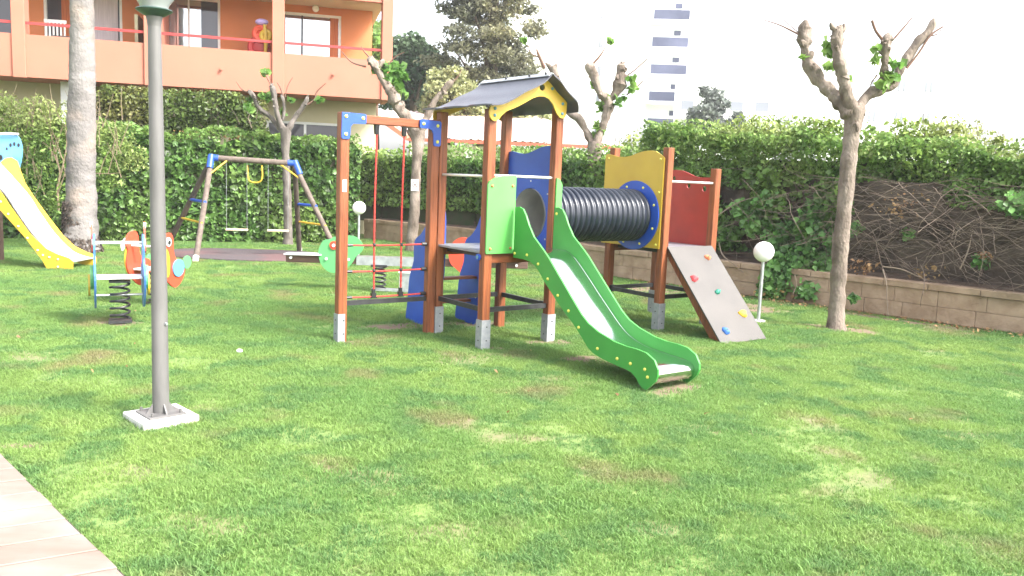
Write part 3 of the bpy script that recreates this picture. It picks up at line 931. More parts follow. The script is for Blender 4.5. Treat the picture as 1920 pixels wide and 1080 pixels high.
r2 = empty('spring_rider', 'orange bird shaped spring rider with yellow chest, behind the lamp post', 'spring rider', (-4.06, 9.5, 0), R(81), 'spring riders on the lawn')
spring(r2, .085, .03, .34, 5, .011)
mb = MB(); mb.box((0, 0, .40), (.26, .40, .02)); mb.obj('seat', M['white'], r2, bevel=.003)
mb = MB(); mb.cyl((-.14, -.21, .67), (-.14, .21, .67), .013, 10); mb.obj('handle_bar', M['white'], r2, smooth=True)
bird = smooth_poly([(-.10, .83), (-.20, .80), (-.25, .70), (-.21, .62), (-.24, .48), (-.20, .36), (-.10, .26), (.02, .20), (.14, .25), (.22, .36), (.20, .48), (.06, .52), (.0, .60), (-.01, .74), (-.04, .81)], 4)
for s in (-1, 1):
    y0 = s*.205
    def pr(name, pts, m, off, th, par):
        mb = MB(); mb.prism(pts, lambda a, b: (a, y0+s*off, b), lambda a, b: (a, y0+s*(off+th), b)); return mb.obj(name, m, par)
    bd = pr('side_board', bird, M['orangebd'], 0, .018, r2)
    pr('chest', smooth_poly([(-.20, .66), (-.245, .54), (-.215, .38), (-.13, .34), (-.10, .48), (-.13, .62)], 4), M['yellow'], .02, .008, bd)
    pr('eye', circle(-.12, .73, .052, 16), M['white'], .02, .008, bd)
    pr('pupil', circle(-.115, .725, .025, 12), M['blackplastic'], .03, .006, bd)
    pr('wing', circle(.07, .42, .115, 22, .10), M['skyblue'], .02, .014, bd)
    pr('tail_feather', circle(.25, .47, .085, 18, .075), M['palegreen'], .02, .014, bd)
    pr('beak', smooth_poly([(-.22, .76), (-.30, .70), (-.29, .62), (-.24, .66)], 4), M['white'], .02, .008, bd)

# ------------------------------------------------------------------ seesaw
ss = empty('spring_seesaw', 'brown beam spring seesaw with green and red animal heads behind the rope net', 'seesaw', (-1.55, 11.3, 0), R(-1))
mb = MB(); mb.bar((-1.52, 0, .395), (1.75, 0, .44), .09, .105); mb.obj('beam', M['brownwood'], ss, bevel=.006)
for sgn in (-1, 1):
    mb = MB(); mb.bar((-.56, sgn*.052, .405), (.56, sgn*.052, .42), .008, .12); mb.obj('side_plate', M['steel'], ss)
mb = MB(); mb.box((-1.28, 0, .458), (.50, .22, .018), Matrix.Rotation(R(-1), 3, 'Y')); mb.obj('seat', M['white'], ss, bevel=.003)
mb = MB(); mb.box((1.42, 0, .50), (.50, .22, .018), Matrix.Rotation(R(-1), 3, 'Y')); mb.obj('seat', M['white'], ss, bevel=.003)
frog = smooth_poly([(-1.07, .47), (-1.05, .58), (-1.0, .66), (-.92, .68), (-.84, .72), (-.70, .74), (-.56, .72), (-.47, .62), (-.48, .54), (-.56, .46), (-.62, .36), (-.74, .25), (-.90, .23), (-1.02, .32)], 4)
mb = MB(); mb.prism(frog, lambda a, b: (a, -.075, b), lambda a, b: (a, -.058, b)); fo = mb.obj('green_head', M['palegreen'], ss)
mb = MB(); mb.cyl((-.86, -.076, .60), (-.86, -.09, .60), .058, 18); eo = mb.obj('eye', M['orangebd'], fo)
mb = MB(); mb.cyl((-.86, -.091, .60), (-.86, -.10, .60), .022, 12); mb.obj('bolt', M['capwhite'], eo)
mb = MB(); mb.prism(smooth_poly([(.70, .45), (.69, .62), (.77, .74), (.88, .78), (1.0, .74), (1.08, .62), (1.05, .45), (.97, .34), (.90, .28), (.78, .36)], 4), lambda a, b: (a, -.075, b), lambda a, b: (a, -.058, b)); mb.obj('red_head', M['orangebd'], ss)
for u in (-1.44, -.96, -.66, .92, 1.60):
    mb = MB(); mb.cyl((u, -.05, .40+.0137*(u+1.5)*.5+.01), (u, -.095, .40+.0137*(u+1.5)*.5+.01), .018, 10); mb.obj('bolt', M['capwhite'], ss)
mb = MB()
n = 5*16
mb.tube([(-.25+.082*math.cos(2*PI*k/16), .082*math.sin(2*PI*k/16), .03+.30*k/n) for k in range(n+1)], .012, 6)
mb.box((-.25, 0, .345), (.22, .16, .03)); mb.obj('spring', M['blackmetal'], ss, smooth=True)
mb = MB(); mb.tube([(.13+.078*math.cos(2*PI*k/16), .078*math.sin(2*PI*k/16), .03+.30*k/n) for k in range(n+1)], .004, 6); 
mb = MB(); mb.box((.10, 0, .13), (.15, .10, .26)); mb.obj('pivot_post', M['steel'], ss)
mb = MB(); mb.box((.11, 0, .272), (.19, .14, .018)); mb.obj('pivot_plate', M['white'], ss)
mb = MB(); mb.box((-.05, 0, .02), (.60, .12, .03)); mb.obj('base_bar', M['steel'], ss)

# ------------------------------------------------------------------ swing
sw = empty('swing_set', 'weathered log swing set with two board seats and blue corner joints by the ivy hedge', 'swing', (-4.7, 15.1, 0))
o = Vector((-4.7, 15.1, 0))


def sv(x, y, z): return Vector((x, y, z))-o


T1, T2 = Vector((-5.39, 14.95, 1.73)), Vector((-4.01, 15.3, 1.69))
mb = MB(); mb.tube([T1-o, T2-o], .05, 12); mb.obj('top_beam', M['greywood'], sw, smooth=True)
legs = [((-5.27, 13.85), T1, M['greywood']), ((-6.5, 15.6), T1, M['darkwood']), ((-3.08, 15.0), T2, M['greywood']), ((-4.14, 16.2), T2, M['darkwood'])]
for (x, y), T, m in legs:
    mb = MB(); mb.tube([sv(x, y, -.03), T-o-Vector((0, 0, .03))], .047, 12); lg = mb.obj('leg', m, sw, smooth=True)
    a = sv(x, y, 0); d = (T-o-a)
    mb = MB(); mb.tube([a-d*.01, a+d*.05], .051, 12); mb.obj('leg_sleeve', M['concrete'], lg, smooth=True)
for T, s in ((T1, 1), (T2, -1)):
    mb = MB(); dd = (T2-T1).normalized()*s
    mb.tube([T-o-dd*.04, T-o+dd*.12], .058, 12)
    l2 = Vector((legs[0][0][0] if s > 0 else legs[2][0][0], legs[0][0][1] if s > 0 else legs[2][0][1], 0))
    mb.tube([T-o+Vector((0, 0, .04)), T-o+(l2-T).normalized()*.22], .056, 12)
    mb.obj('corner_joint', M['blue'], sw, smooth=True)
    mb = MB(); mb.tube([T-o+dd*.30, T-o+(l2-T).normalized()*.36], .015, 8); mb.obj('angle_brace', M['yellow'], sw, smooth=True)
    ax, bx = (legs[0], legs[1]) if s > 0 else (legs[2], legs[3])
    for t, m in ((.36, M['yellow']), (.56, M['blue'])):
        pa = Vector((*ax[0], 0)).lerp(T, t)-o; pb = Vector((*bx[0], 0)).lerp(T, t)-o
        e = (pb-pa).normalized()*.04
        mb = MB(); mb.tube([pa-e, pb+e], .019 if m is M['yellow'] else .026, 8); mb.obj('cross_rung', m, sw, smooth=True)
for fr in (.30, .80):
    c = T1.lerp(T2, fr)-o
    mb = MB(); mb.box((c.x, c.y, .47), (.38, .17, .03), Matrix.Rotation(R(14), 3, 'Z')); mb.obj('swing_seat', M['palewood'], sw, bevel=.005)
    for k in (-1, 1):
        mb = MB(); mb.tube([(c.x+k*.17, c.y+k*.04, 1.68), (c.x+k*.17, c.y+k*.04, .47)], .003, 5); mb.obj('chain', M['steel'], sw)
mb = MB(); c = T1.lerp(T2, .52)-o
pts = [(c.x-.14, c.y, 1.62), (c.x-.13, c.y, 1.45), (c.x-.10, c.y, 1.35), (c.x, c.y, 1.32), (c.x+.10, c.y, 1.35), (c.x+.13, c.y, 1.45), (c.x+.12, c.y, 1.63)]
pp, rr = catmull(pts, [.014]*7, .03); mb.tube(pp, rr, 8); mb.obj('trapeze_handle', M['yellow'], sw, smooth=True)

# ------------------------------------------------------------------ yellow slide at the left
ys_ = empty('slide_tower', 'yellow slide with light blue rounded top at the left edge of the lawn', 'slide', (-7.0, 12.5, 0))
oo = Vector((-7.0, 12.5, 0))


def prof_px(l, Y): return [((at(x, y, Y)-oo).x, (at(x, y, Y)-oo).z) for x, y in l]


near = prof_px([(0, 356), (22, 389), (56, 437), (85, 465), (107, 476), (130, 484), (138, 491), (137, 508), (122, 511), (93, 511), (80, 487), (48, 445), (0, 392)], 12.2)
near = [(near[0][0]-1.1, near[0][1]+1.25), (near[0][0]-.72, near[0][1]+1.05)]+near+[(near[-1][0]-.80, near[-1][1]+.85), (near[-1][0]-1.1, near[-1][1]+.9)]
near[0] = (near[2][0]-.95, near[2][1]+.72); near[1] = (near[2][0]-.62, near[2][1]+.70); near[-2] = (near[-3][0]-.62, near[-3][1]+.66); near[-1] = (near[-3][0]-.95, near[-3][1]+.66)
shape = prof_px([(-14, 330), (4, 303), (11, 297), (22, 295), (33, 302), (41, 325), (48, 343), (63, 367), (93, 408), (118, 440), (140, 461), (160, 471), (178, 478), (182, 486), (180, 496), (168, 499), (150, 494), (122, 480), (80, 430), (40, 380), (0, 340)], 12.78)
mb = MB(); mb.prism(near, lambda a, b: (a, -.32, b), lambda a, b: (a, -.30, b)); ns = mb.obj('slide_side', M['yellow'], ys_)
for x, y in prof_px([(3, 378), (17, 401), (36, 424), (53, 446), (72, 469), (82, 478), (94, 482), (110, 486), (110, 500), (128, 508)], 12.2): bolt('bolt', (x, -.32, y), (0, -1, 0), .014, M['capwhite'], ns)
mb = MB(); mb.prism(shape, lambda a, b: (a, .26, b), lambda a, b: (a, .28, b)); mb.obj('slide_side', M['yellow'], ys_)
ch = prof_px([(138, 488), (112, 481), (92, 470), (60, 437), (30, 395), (0, 352)], 12.2)
ch = [(x+.02, z-.02) for x, z in ch]+[(ch[-1][0]-.62, ch[-1][1]+.62), (ch[-1][0]-1.0, ch[-1][1]+.62)]
pp, _r = catmull([Vector((a, 0, b)) for a, b in ch], [1]*len(ch), .05)
mb = MB()
grid = [Vector((q.x, y, q.z)) for q in pp for y in (-.30, .26)]+[Vector((q.x-.01, y, q.z-.012)) for q in pp for y in (-.30, .26)]
n = len(pp)
mb.add(grid, [(2*i, 2*i+1, 2*i+3, 2*i+2) for i in range(n-1)]+[(2*n+2*i, 2*n+2*i+1, 2*n+2*i+3, 2*n+2*i+2) for i in range(n-1)]+[(0, 1, 2*n+1, 2*n)])
mb.obj('slide_chute', mat('pale_steel_chute', (.66, .66, .70), .35, .5), ys_, smooth=True)
head = prof_px([(-50, 345), (-46, 290), (-30, 262), (0, 251), (20, 248), (35, 254), (43, 270), (44, 290), (40, 312), (30, 345), (0, 362)], 12.9)
mb = MB(); mb.prism(smooth_poly(head, 3), lambda a, b: (a, .36, b), lambda a, b: (a, .38, b)); hd = mb.obj('end_panel', M['skyblue'], ys_, label='light blue rounded panel with dark toe marks')
for (x, y), r in zip(prof_px([(13, 279), (20, 272), (27, 270), (35, 272), (2, 295)], 12.86), (.022, .03, .03, .03, .04)):
    mb = MB(); mb.prism(circle(x, y, r*.55, 10, r), lambda a, b: (a, .352, b), lambda a, b: (a, .3595, b)); mb.obj('toe_mark', M['blackplastic'], hd)
a, b_ = prof_px([(-40, 250), (32, 251)], 12.8)
mb = MB(); mb.cyl((a[0], .30, a[1]), (b_[0], .34, b_[1]), .018, 10); mb.obj('handrail', M['rail'], ys_, smooth=True)
for x, y in ((-1.55, -.33), (-1.55, .33), (-.95, .42)):
    mb = MB(); mb.box((x, y, .75), (.09, .09, 1.5)); mb.obj('post', M['brownwood'], ys_)
mb = MB(); mb.box((-1.38, 0, 1.07), (.6, .7, .03)); mb.obj('deck', M['deck'], ys_)

# ------------------------------------------------------------------ trees


def pollard(name, label, cat, base, limbs, twigs, leafc, Y, scale, seed, group=None, leafsize=.10, nleaf=26, barkm=None, skin=.34):
    """limbs: list of [(px, py, width_px, depth offset)] ; built as tapered knobbly limbs round the tree's own depth Y"""
    root = empty(name, label, cat, base, 0, group)
    ob = Vector(base)
    rnd = random.Random(seed)
    mb = MB()
    for li, l in enumerate(limbs):
        pts = [at(x, y, Y+dy)-ob for x, y, w, dy in l]
        rad = [max(.012, w/2/scale) for x, y, w, dy in l]
        pp, rr = catmull(pts, rad, .035 if scale > 120 else .06)
        out = []
        for i, (q, r) in enumerate(zip(pp, rr)):
            far = scale < 120
            k = (.92 if li else 1)+(.34 if li else .12)*noise.noise(q*(4.5 if far else 7)+Vector((seed, li, 0)))+(.33*noise.noise(q*(12 if far else 19)+Vector((li, seed, 0))) if li else .05*noise.noise(q*9))
            out.append(r*k)
        if li:
            m = len(out)
            for i in range(m): out[i] *= 1+.35*max(0, (i-m*.86)/(m*.14))*abs(math.sin(i*1.3))
            out[-1] *= .55
        mb.tube(pp, out, 16, wob=skin if li else .12)
        if li and len(l) > 4:
            for q in range(9):
                f = .45+.55*rnd.random(); i = min(len(pp)-1, int(f*len(pp)))
                r = rad[min(len(rad)-1, int(f*len(rad)))]
                dv = Vector((rnd.uniform(-1, 1), rnd.uniform(-1, .3), rnd.uniform(-.6, 1))).normalized()
                mb.tube([pp[i], pp[i]+dv*r*.85, pp[i]+dv*r*1.35], [r*.62, r*.5, r*.2], 7, wob=.5)
    mb.obj('trunk', barkm or M['bark'], root, smooth=True)
    if twigs:
        for t in twigs:
            pts = [at(x, y, Y+dy)-ob for x, y, w, dy in t]
            pp, rr = catmull(pts, [max(.003, w/2/scale) for x, y, w, dy in t], .05)
            m2 = MB(); m2.tube(pp, rr, 6); m2.obj('twig', M['newtwig'], root, smooth=True)
    if leafc:
        P = []
        for (x, y, r, n) in leafc:
            c = at(x, y, Y+rnd.uniform(-.08, .08))-ob
            p, _ = blob_points(c, (r*1.1/scale,)*3, int(n*1.8), 1.0)
            P.append(p)
        leaves('foliage', np.concatenate(P), leafsize, L_NEW, root, aspect=.85, droop=1.2, nrm=np.array([[.1, -.8, .3]]), spread=.9)
    return root


PG = 'pollarded trees with knobbly stumps'
# right tree
pollard('pollarded_tree', 'nearest pollarded tree with bare knobbly limbs, right of the white globe lamp', 'tree', (3.83, 9.75, 0),
        [[(1568, 625, 44, 0), (1568, 605, 32, 0), (1570, 560, 28, 0), (1577, 450, 28, 0), (1584, 380, 27, 0), (1590, 317, 28, 0), (1597, 252, 28, 0), (1601, 222, 34, 0), (1602, 203, 36, 0)],
         [(1602, 222, 28, 0), (1584, 204, 28, 0), (1560, 175, 25, .1), (1539, 154, 24, .15), (1518, 124, 19, .2), (1510, 98, 20, .2), (1508, 68, 26, .22), (1509, 52, 24, .22), (1511, 38, 12, .22)],
         [(1602, 218, 26, 0), (1592, 193, 25, -.05), (1582, 154, 24, -.1), (1575, 124, 22, -.12), (1569, 89, 19, -.12), (1571, 62, 20, -.12), (1576, 50, 15, -.12)],
         [(1571, 62, 11, -.12), (1561, 52, 8, -.14), (1557, 42, 6, -.14)], [(1573, 62, 12, -.12), (1582, 54, 10, -.1), (1583, 44, 8, -.1)],
         [(1604, 218, 26, 0), (1611, 203, 24, 0), (1625, 181, 21, .05), (1652, 166, 21, .1), (1672, 160, 18, .1), (1687, 132, 16, .12), (1702, 107, 20, .15), (1712, 92, 16, .15), (1723, 78, 19, .15), (1741, 59, 17, .15), (1748, 46, 17, .15), (1752, 34, 6, .15)],
         [(1648, 168, 16, .1), (1656, 145, 14, .05), (1659, 113, 15, 0), (1661, 82, 20, 0), (1665, 70, 18, 0), (1667, 62, 10, 0)],
         [(1596, 238, 13, -.05), (1606, 232, 15, -.08), (1607, 246, 10, -.08)]],
        [[(1497, 64, 4, .2), (1462, 47, 2.5, .2), (1431, 37, 1.5, .2)], [(1496, 60, 2, .2), (1478, 45, 1.5, .2), (1468, 35, 1.5, .2)], [(1656, 76, 6, 0), (1642, 58, 5, 0), (1635, 38, 5, 0)], [(1673, 76, 4, 0), (1696, 50, 3, 0), (1715, 27, 1.5, 0)],
         [(1700, 128, 5, .1), (1722, 100, 4, .1), (1745, 66, 4, .1), (1768, 50, 3, .1)], [(1741, 68, 3, .15), (1758, 64, 2, .15), (1765, 55, 2, .15)], [(1645, 140, 3, .1), (1634, 155, 2, .1), (1631, 163, 1, .1)]],
        [(1553, 82, 9, 9), (1555, 100, 9, 9), (1558, 120, 10, 10), (1590, 152, 7, 6), (1645, 90, 7, 6), (1643, 112, 9, 8), (1667, 113, 9, 8), (1684, 120, 9, 7), (1666, 138, 11, 9), (1660, 160, 11, 10), (1680, 148, 7, 5), (1505, 108, 5, 4)], 9.75, 160, 3, PG, .095)
# middle right tree, behind the tube
b4 = at(1108, 500, 15.6); b4.z = .3
pollard('pollarded_tree', 'pollarded tree rising behind the black crawl tube, leafy knobs at right', 'tree', (b4.x, 15.6, .3),
        [[(1106, 495, 30, 0), (1108, 420, 27, 0), (1110, 350, 25, 0), (1114, 299, 24, 0), (1116, 267, 27, 0)],
         [(1114, 272, 20, 0), (1103, 255, 14, .1), (1094, 236, 13, .2), (1083, 220, 16, .2), (1071, 214, 15, .2), (1060, 198, 13, .25), (1050, 165, 11, .3), (1043, 144, 12, .3), (1037, 124, 17, .3)], [(1037, 135, 10, .3), (1028, 122, 10, .3), (1022, 118, 7, .3)], [(1038, 130, 9, .3), (1044, 120, 8, .3)],
         [(1117, 270, 18, 0), (1127, 245, 13, 0), (1136, 220, 16, 0), (1141, 200, 22, 0), (1136, 186, 18, 0), (1125, 174, 13, -.1), (1119, 160, 12, -.1), (1113, 139, 15, -.1), (1104, 124, 16, -.1), (1099, 119, 8, -.1)],
         [(1138, 192, 12, 0), (1151, 180, 14, .1), (1159, 165, 20, .1), (1163, 150, 22, .1), (1164, 130, 18, .1), (1166, 117, 9, .1)], [(1160, 140, 8, .1), (1172, 132, 8, .1), (1176, 128, 5, .1)]],
        [[(1021, 128, 7, .3), (1010, 103, 6, .3), (1006, 92, 3, .3)], [(1012, 108, 3, .3), (996, 100, 2, .3), (989, 80, 1.5, .3)], [(1107, 125, 5, -.1), (1124, 106, 4, -.1), (1133, 92, 2, -.1), (1139, 77, 1.5, -.1)], [(1175, 142, 3, .1), (1188, 133, 2.5, .1), (1213, 111, 1.5, .1)], [(1175, 178, 3, 0), (1192, 165, 2.5, 0), (1205, 152, 1.5, 0)]],
        [(1146, 78, 5, 6), (1183, 150, 9, 12), (1187, 165, 9, 12), (1135, 188, 10, 12), (1128, 203, 10, 12), (1160, 190, 10, 12), (1120, 235, 9, 12), (1120, 252, 11, 16), (1130, 245, 7, 8), (1170, 185, 7, 8), (1113, 158, 5, 5), (983, 76, 5, 5)], 15.6, 100, 5, PG, .115)
# tree behind the net
b3 = at(771, 470, 17.4); b3.z = 0
pollard('pollarded_tree', 'pollarded tree seen through the rope net, with a small sign on its trunk', 'tree', (b3.x, 17.4, 0),
        [[(771, 478, 26, 0), (772, 450, 21, 0), (777, 400, 19, 0), (779, 350, 18, 0), (781, 310, 18, 0), (783, 281, 20, 0), (784, 258, 27, 0), (784, 245, 26, 0)],
         [(784, 262, 20, 0), (775, 240, 22, 0), (762, 219, 22, 0), (746, 200, 24, 0), (735, 175, 20, -.1), (722, 156, 16, -.1), (712, 138, 15, -.1), (703, 122, 18, -.1), (694, 113, 18, -.1), (688, 112, 9, -.1)], [(708, 130, 12, -.1), (716, 118, 12, -.1), (719, 111, 8, -.1)],
         [(784, 258, 20, 0), (792, 238, 16, 0), (802, 215, 13, .1), (815, 190, 12, .1), (830, 172, 12, .1), (842, 158, 14, .1), (850, 152, 8, .1)], [(780, 262, 16, 0), (768, 250, 13, 0), (764, 243, 9, 0)], [(745, 208, 14, 0), (752, 196, 15, .1), (756, 190, 9, .1)]],
        [[(686, 125, 4, -.1), (659, 116, 3, -.1), (640, 96, 1.5, -.1)], [(696, 110, 4, -.1), (684, 98, 3, -.1), (677, 87, 1.5, -.1)], [(728, 121, 3, -.1), (742, 106, 2, -.1), (758, 98, 1.5, -.1)], [(848, 156, 3, .1), (861, 140, 2, .1), (866, 128, 1, .1)]],
        [(705, 132, 9, 14), (722, 130, 12, 22), (740, 135, 12, 22), (752, 130, 9, 14), (730, 150, 12, 20), (745, 152, 11, 18), (760, 145, 8, 12), (750, 168, 8, 12), (738, 125, 9, 12), (762, 180, 5, 6)], 17.4, 90, 8, PG, .13)
# tree behind the swing
b2 = at(540, 456, 17.7); b2.z = 0
pollard('pollarded_tree', 'pale pollarded tree behind the swing, thin twigs against the building', 'tree', (b2.x, 17.7, 0),
        [[(540, 462, 22, 0), (540, 440, 17, 0), (539, 387, 15, 0), (537, 320, 14, 0), (535, 280, 15, 0), (536, 250, 20, 0), (534, 240, 22, 0)],
         [(533, 246, 14, 0), (520, 235, 11, 0), (505, 217, 9, 0), (492, 208, 8, 0), (482, 198, 8, 0), (478, 185, 8, 0), (470, 174, 11, 0), (465, 170, 6, 0)],
         [(531, 243, 14, 0), (523, 225, 12, -.1), (518, 205, 10, -.1), (515, 185, 10, -.1), (512, 168, 13, -.1), (508, 160, 8, -.1)], [(530, 226, 7, 0), (533, 205, 6, 0), (531, 187, 8, 0), (527, 178, 5, 0)],
         [(538, 246, 13, 0), (545, 235, 11, 0), (552, 222, 9, .1), (560, 211, 8, .1), (568, 200, 8, .1), (574, 190, 11, .1), (577, 181, 7, .1)]],
        [[(462, 172, 4, 0), (452, 166, 2.5, 0), (443, 153, 1.5, 0)], [(509, 160, 3, -.1), (503, 150, 2.5, -.1), (498, 140, 2, -.1)], [(531, 180, 4, 0), (526, 165, 3, 0), (520, 155, 2, 0)], [(534, 182, 2, 0), (540, 160, 2, 0), (549, 145, 1.5, 0)], [(577, 196, 4, .1), (590, 186, 3, .1), (594, 172, 3, .1), (611, 156, 1.5, .1)]],
        [(498, 136, 8, 12), (466, 195, 9, 12), (474, 205, 7, 8), (494, 180, 7, 9), (505, 183, 7, 9), (600, 188, 5, 6), (545, 187, 4, 4), (470, 185, 6, 6), (530, 210, 7, 7)], 17.7, 89, 11, PG, .12,
        barkm=mat('pale_grey_bark', (.16, .14, .125), .9, color2=(.085, .072, .062), scale=9, stretch=(1, 1, .5), bump=.7, bscale=26, coord='World'))
# sign on the tree
sp_ = at(778, 347, 17.4-.105)
sg = empty('tree_sign', 'small white sign with red ring on the trunk behind the rope net', 'sign', sp_)
mb = MB(); mb.box((0, 0, 0), (.155, .006, .235)); mb.obj('sign_plate', M['white'], sg)
mb = MB(); mb.prism(circle(0, .01, .062, 20), lambda a, b: (a, -.0062, b), lambda a, b: (a, -.0032, b), [circle(0, .01, .050, 20)])
mb.bar((-.042, -.0046, .052), (.042, -.0046, -.032), .0028, .010, (0, 1, 0)); mb.obj('red_ring', M['redmetal'], sg)
mb = MB()
mb.box((0, -.0042, .008), (.05, .002, .018)); mb.box((.03, -.0042, .024), (.02, .002, .016))
for x in (-.02, -.008, .012, .022): mb.box((x, -.0042, -.012), (.005, .002, .026))
mb.obj('dog_symbol', M['blackplastic'], sg)

# big trunk at the left
bt = at(150, 462, 14.6); bt.z = 0
palm = empty('palm_tree', 'thick grey ringed trunk of a tall palm beside the yellow slide', 'tree', bt)
mb = MB()
prof = [(152, 470, 78), (150, 452, 66), (152, 430, 60), (152, 400, 56), (153, 370, 53), (152, 340, 50), (152, 310, 51), (153, 280, 48), (153, 250, 49), (153, 200, 47), (154, 150, 45), (154, 100, 43), (154, 40, 41), (153, 0, 41), (152, -80, 40), (150, -200, 40), (148, -330, 42)]
pp, rr = catmull([at(x, y, 14.6)-bt for x, y, w in prof], [w/2/108 for x, y, w in prof], .05)
rr = [r*(1+.03*noise.noise(q*1.5)+.012*noise.noise(q*11)) for q, r in zip(pp, rr)]
mb.tube(pp, rr, 26, wob=.10)
mb.obj('trunk', M['palmbark'], palm, smooth=True)
# old leaf-base fibres on the foot and short stubs
P, Nn = [], []
for i in range(3600):
    a = rng.uniform(0, 2*PI); z = rng.random()**1.5*.85
    r = .365-.085*min(1, z/.35)-.03*min(1, z/.8)
    P.append((r*math.cos(a), r*math.sin(a), z)); Nn.append((math.cos(a), math.sin(a), .6))
leaves('bark_fibre', np.array(P)+np.array([[0, 0, .02]]), .07, mat('dark_fibre', (.11, .085, .07), .95, color2=(.05, .038, .03), scale=5, coord='World', island=(.5, 1.6)), palm, nrm=np.array(Nn), spread=.35, aspect=.22, droop=2)
top = pp[-1]
V_, F_ = [], []
for k in range(26):
    a = 2*PI*k/26+random.uniform(-.1, .1); el = random.uniform(.1, 1.1)
    q = [top+Vector((math.cos(a)*t*2.6*math.cos(el*.6), math.sin(a)*t*2.6*math.cos(el*.6), math.sin(el)*t*1.9-1.9*t*t)) for t in np.linspace(0, 1, 22)]
    for i, c in enumerate(q[1:]):
        for s in (-1, 1):
            side = Vector((-math.sin(a), math.cos(a), 0))*s
            L = .55*math.sin(PI*min(1, (i+2)/22))+.1
            b0 = len(V_)
            V_ += [c, c+Vector((math.cos(a)*.03, math.sin(a)*.03, 0)), c+side*L+Vector((math.cos(a)*.25, math.sin(a)*.25, -.15))]
            F_.append((b0, b0+1, b0+2))
np_mesh('fronds', np.array([tuple(v) for v in V_]), np.array(F_), L_HEDGE, palm)


# ------------------------------------------------------------------ hedges and shrubs
def path_pts(poly, n):
    P = [Vector(p) for p in poly]
    L = [(P[i+1]-P[i]).length for i in range(len(P)-1)]
    tot = sum(L)
    out = []
    for t in rng.random(n)*tot:
        for i, l in enumerate(L):
            if t <= l:
                d = (P[i+1]-P[i])/l
                out.append((P[i].x+d.x*t, P[i].y+d.y*t, d.x, d.y)); break
            t -= l
    return np.array(out)


def nz(P, s, seed): return np.array([noise.noise(Vector((p[0]*s, p[1]*s, p[2]*s+seed))) for p in P])


def wallpts(poly, n, z0, z1, depth, bump=.16, seed=0., front=.22, topn=.25):
    """points over the front face and the top of a hedge that follows a ground line; front is on the right-hand side (towards the camera)"""
    q = path_pts(poly, n)
    nrm = np.stack([q[:, 3], -q[:, 2]], 1)      # right of the direction
    z = z0+(z1-z0)*rng.random(n)
    P = np.stack([q[:, 0], q[:, 1], z], 1)
    b_ = nz(P, 1.1, seed)*bump+nz(P, 3.3, seed)*bump*.5
    inn = rng.random(n)**2*front
    top = rng.random(n) < topn
    tz = z1+nz(P*np.array([[1, 1, 0]]), 1.4, seed+9)*.24+nz(P*np.array([[1, 1, 0]]), 4.1, seed+3)*.12
    d = np.where(top, -rng.random(n)*depth, b_-inn)
    P[:, 0] += nrm[:, 0]*d; P[:, 1] += nrm[:, 1]*d
    P[:, 2] = np.where(top, tz-rng.random(n)**2*.2, np.minimum(z, tz))
    N = np.stack([np.where(top, 0, nrm[:, 0]), np.where(top, 0, nrm[:, 1]), np.where(top, 1, .35)], 1)
    return P, N


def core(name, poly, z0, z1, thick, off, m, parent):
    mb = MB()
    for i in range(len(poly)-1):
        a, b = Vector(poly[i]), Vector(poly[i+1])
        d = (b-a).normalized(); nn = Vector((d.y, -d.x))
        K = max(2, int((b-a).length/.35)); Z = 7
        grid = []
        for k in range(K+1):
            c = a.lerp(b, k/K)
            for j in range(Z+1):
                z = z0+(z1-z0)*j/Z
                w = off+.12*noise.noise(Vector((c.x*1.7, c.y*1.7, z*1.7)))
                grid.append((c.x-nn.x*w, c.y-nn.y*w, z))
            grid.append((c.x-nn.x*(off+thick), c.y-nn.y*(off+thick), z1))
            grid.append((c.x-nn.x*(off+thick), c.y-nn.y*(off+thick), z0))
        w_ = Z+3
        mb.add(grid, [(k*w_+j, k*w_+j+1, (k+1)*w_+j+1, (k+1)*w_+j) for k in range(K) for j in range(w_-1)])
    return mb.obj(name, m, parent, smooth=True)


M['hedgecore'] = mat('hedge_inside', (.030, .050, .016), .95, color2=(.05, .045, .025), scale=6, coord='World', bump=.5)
# ivy hedge, left
ivl = [(-13.5, 15.3), (-10.2, 16.45), (-7.5, 17.3), (-4.7, 18.25), (-3.45, 18.75)]
hg = empty('ivy_hedge', 'tall ivy covered hedge behind the swing and the palm trunk', 'hedge', (-7.5, 17.5, 0))
ho_ = np.array([[-7.5, 17.5, 0]])
P, N = wallpts(ivl, 30000, .02, 2.12, .9, .18, 1.)
leaves('foliage', P-ho_, .10, L_IVY, hg, nrm=N, spread=.75, aspect=.8, droop=.7)
P, N = wallpts(ivl, 5200, 1.75, 2.32, .9, .2, 4., topn=.7)
leaves('top_shoots', P-ho_+np.array([[0, 0, .04]]), .085, L_HEDGE, hg, nrm=N, spread=1.4)
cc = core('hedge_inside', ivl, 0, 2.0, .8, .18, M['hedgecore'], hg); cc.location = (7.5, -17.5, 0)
# middle hedge above the wall
WP = [(8.4, 7.5), (1.8, 14.1), (-1.2, 18.2), (-3.6, 20.2)]
mid = [(-4.2, 20.7), (-3.4, 20.3), (-1.0, 18.5), (1.95, 14.55), (2.5, 13.9)]
hm = empty('hedge', 'clipped green hedge above the low stone wall behind the crawl tube', 'hedge', (0, 17.3, .5))
ho_ = np.array([[0, 17.3, .5]])
P, N = wallpts(mid, 15000, .80, 1.95, .9, .18, 12.)
leaves('foliage', P-ho_, .085, L_IVY, hm, nrm=N, spread=.8, aspect=.8, droop=.6)
P, N = wallpts(mid, 3600, 1.6, 2.15, .9, .2, 14., topn=.7)
leaves('top_shoots', P-ho_, .075, L_HEDGE, hm, nrm=N, spread=1.4)
cc = core('hedge_inside', mid, .4, 1.85, .8, .22, M['hedgecore'], hm); cc.location = (0, -17.3, -.5)
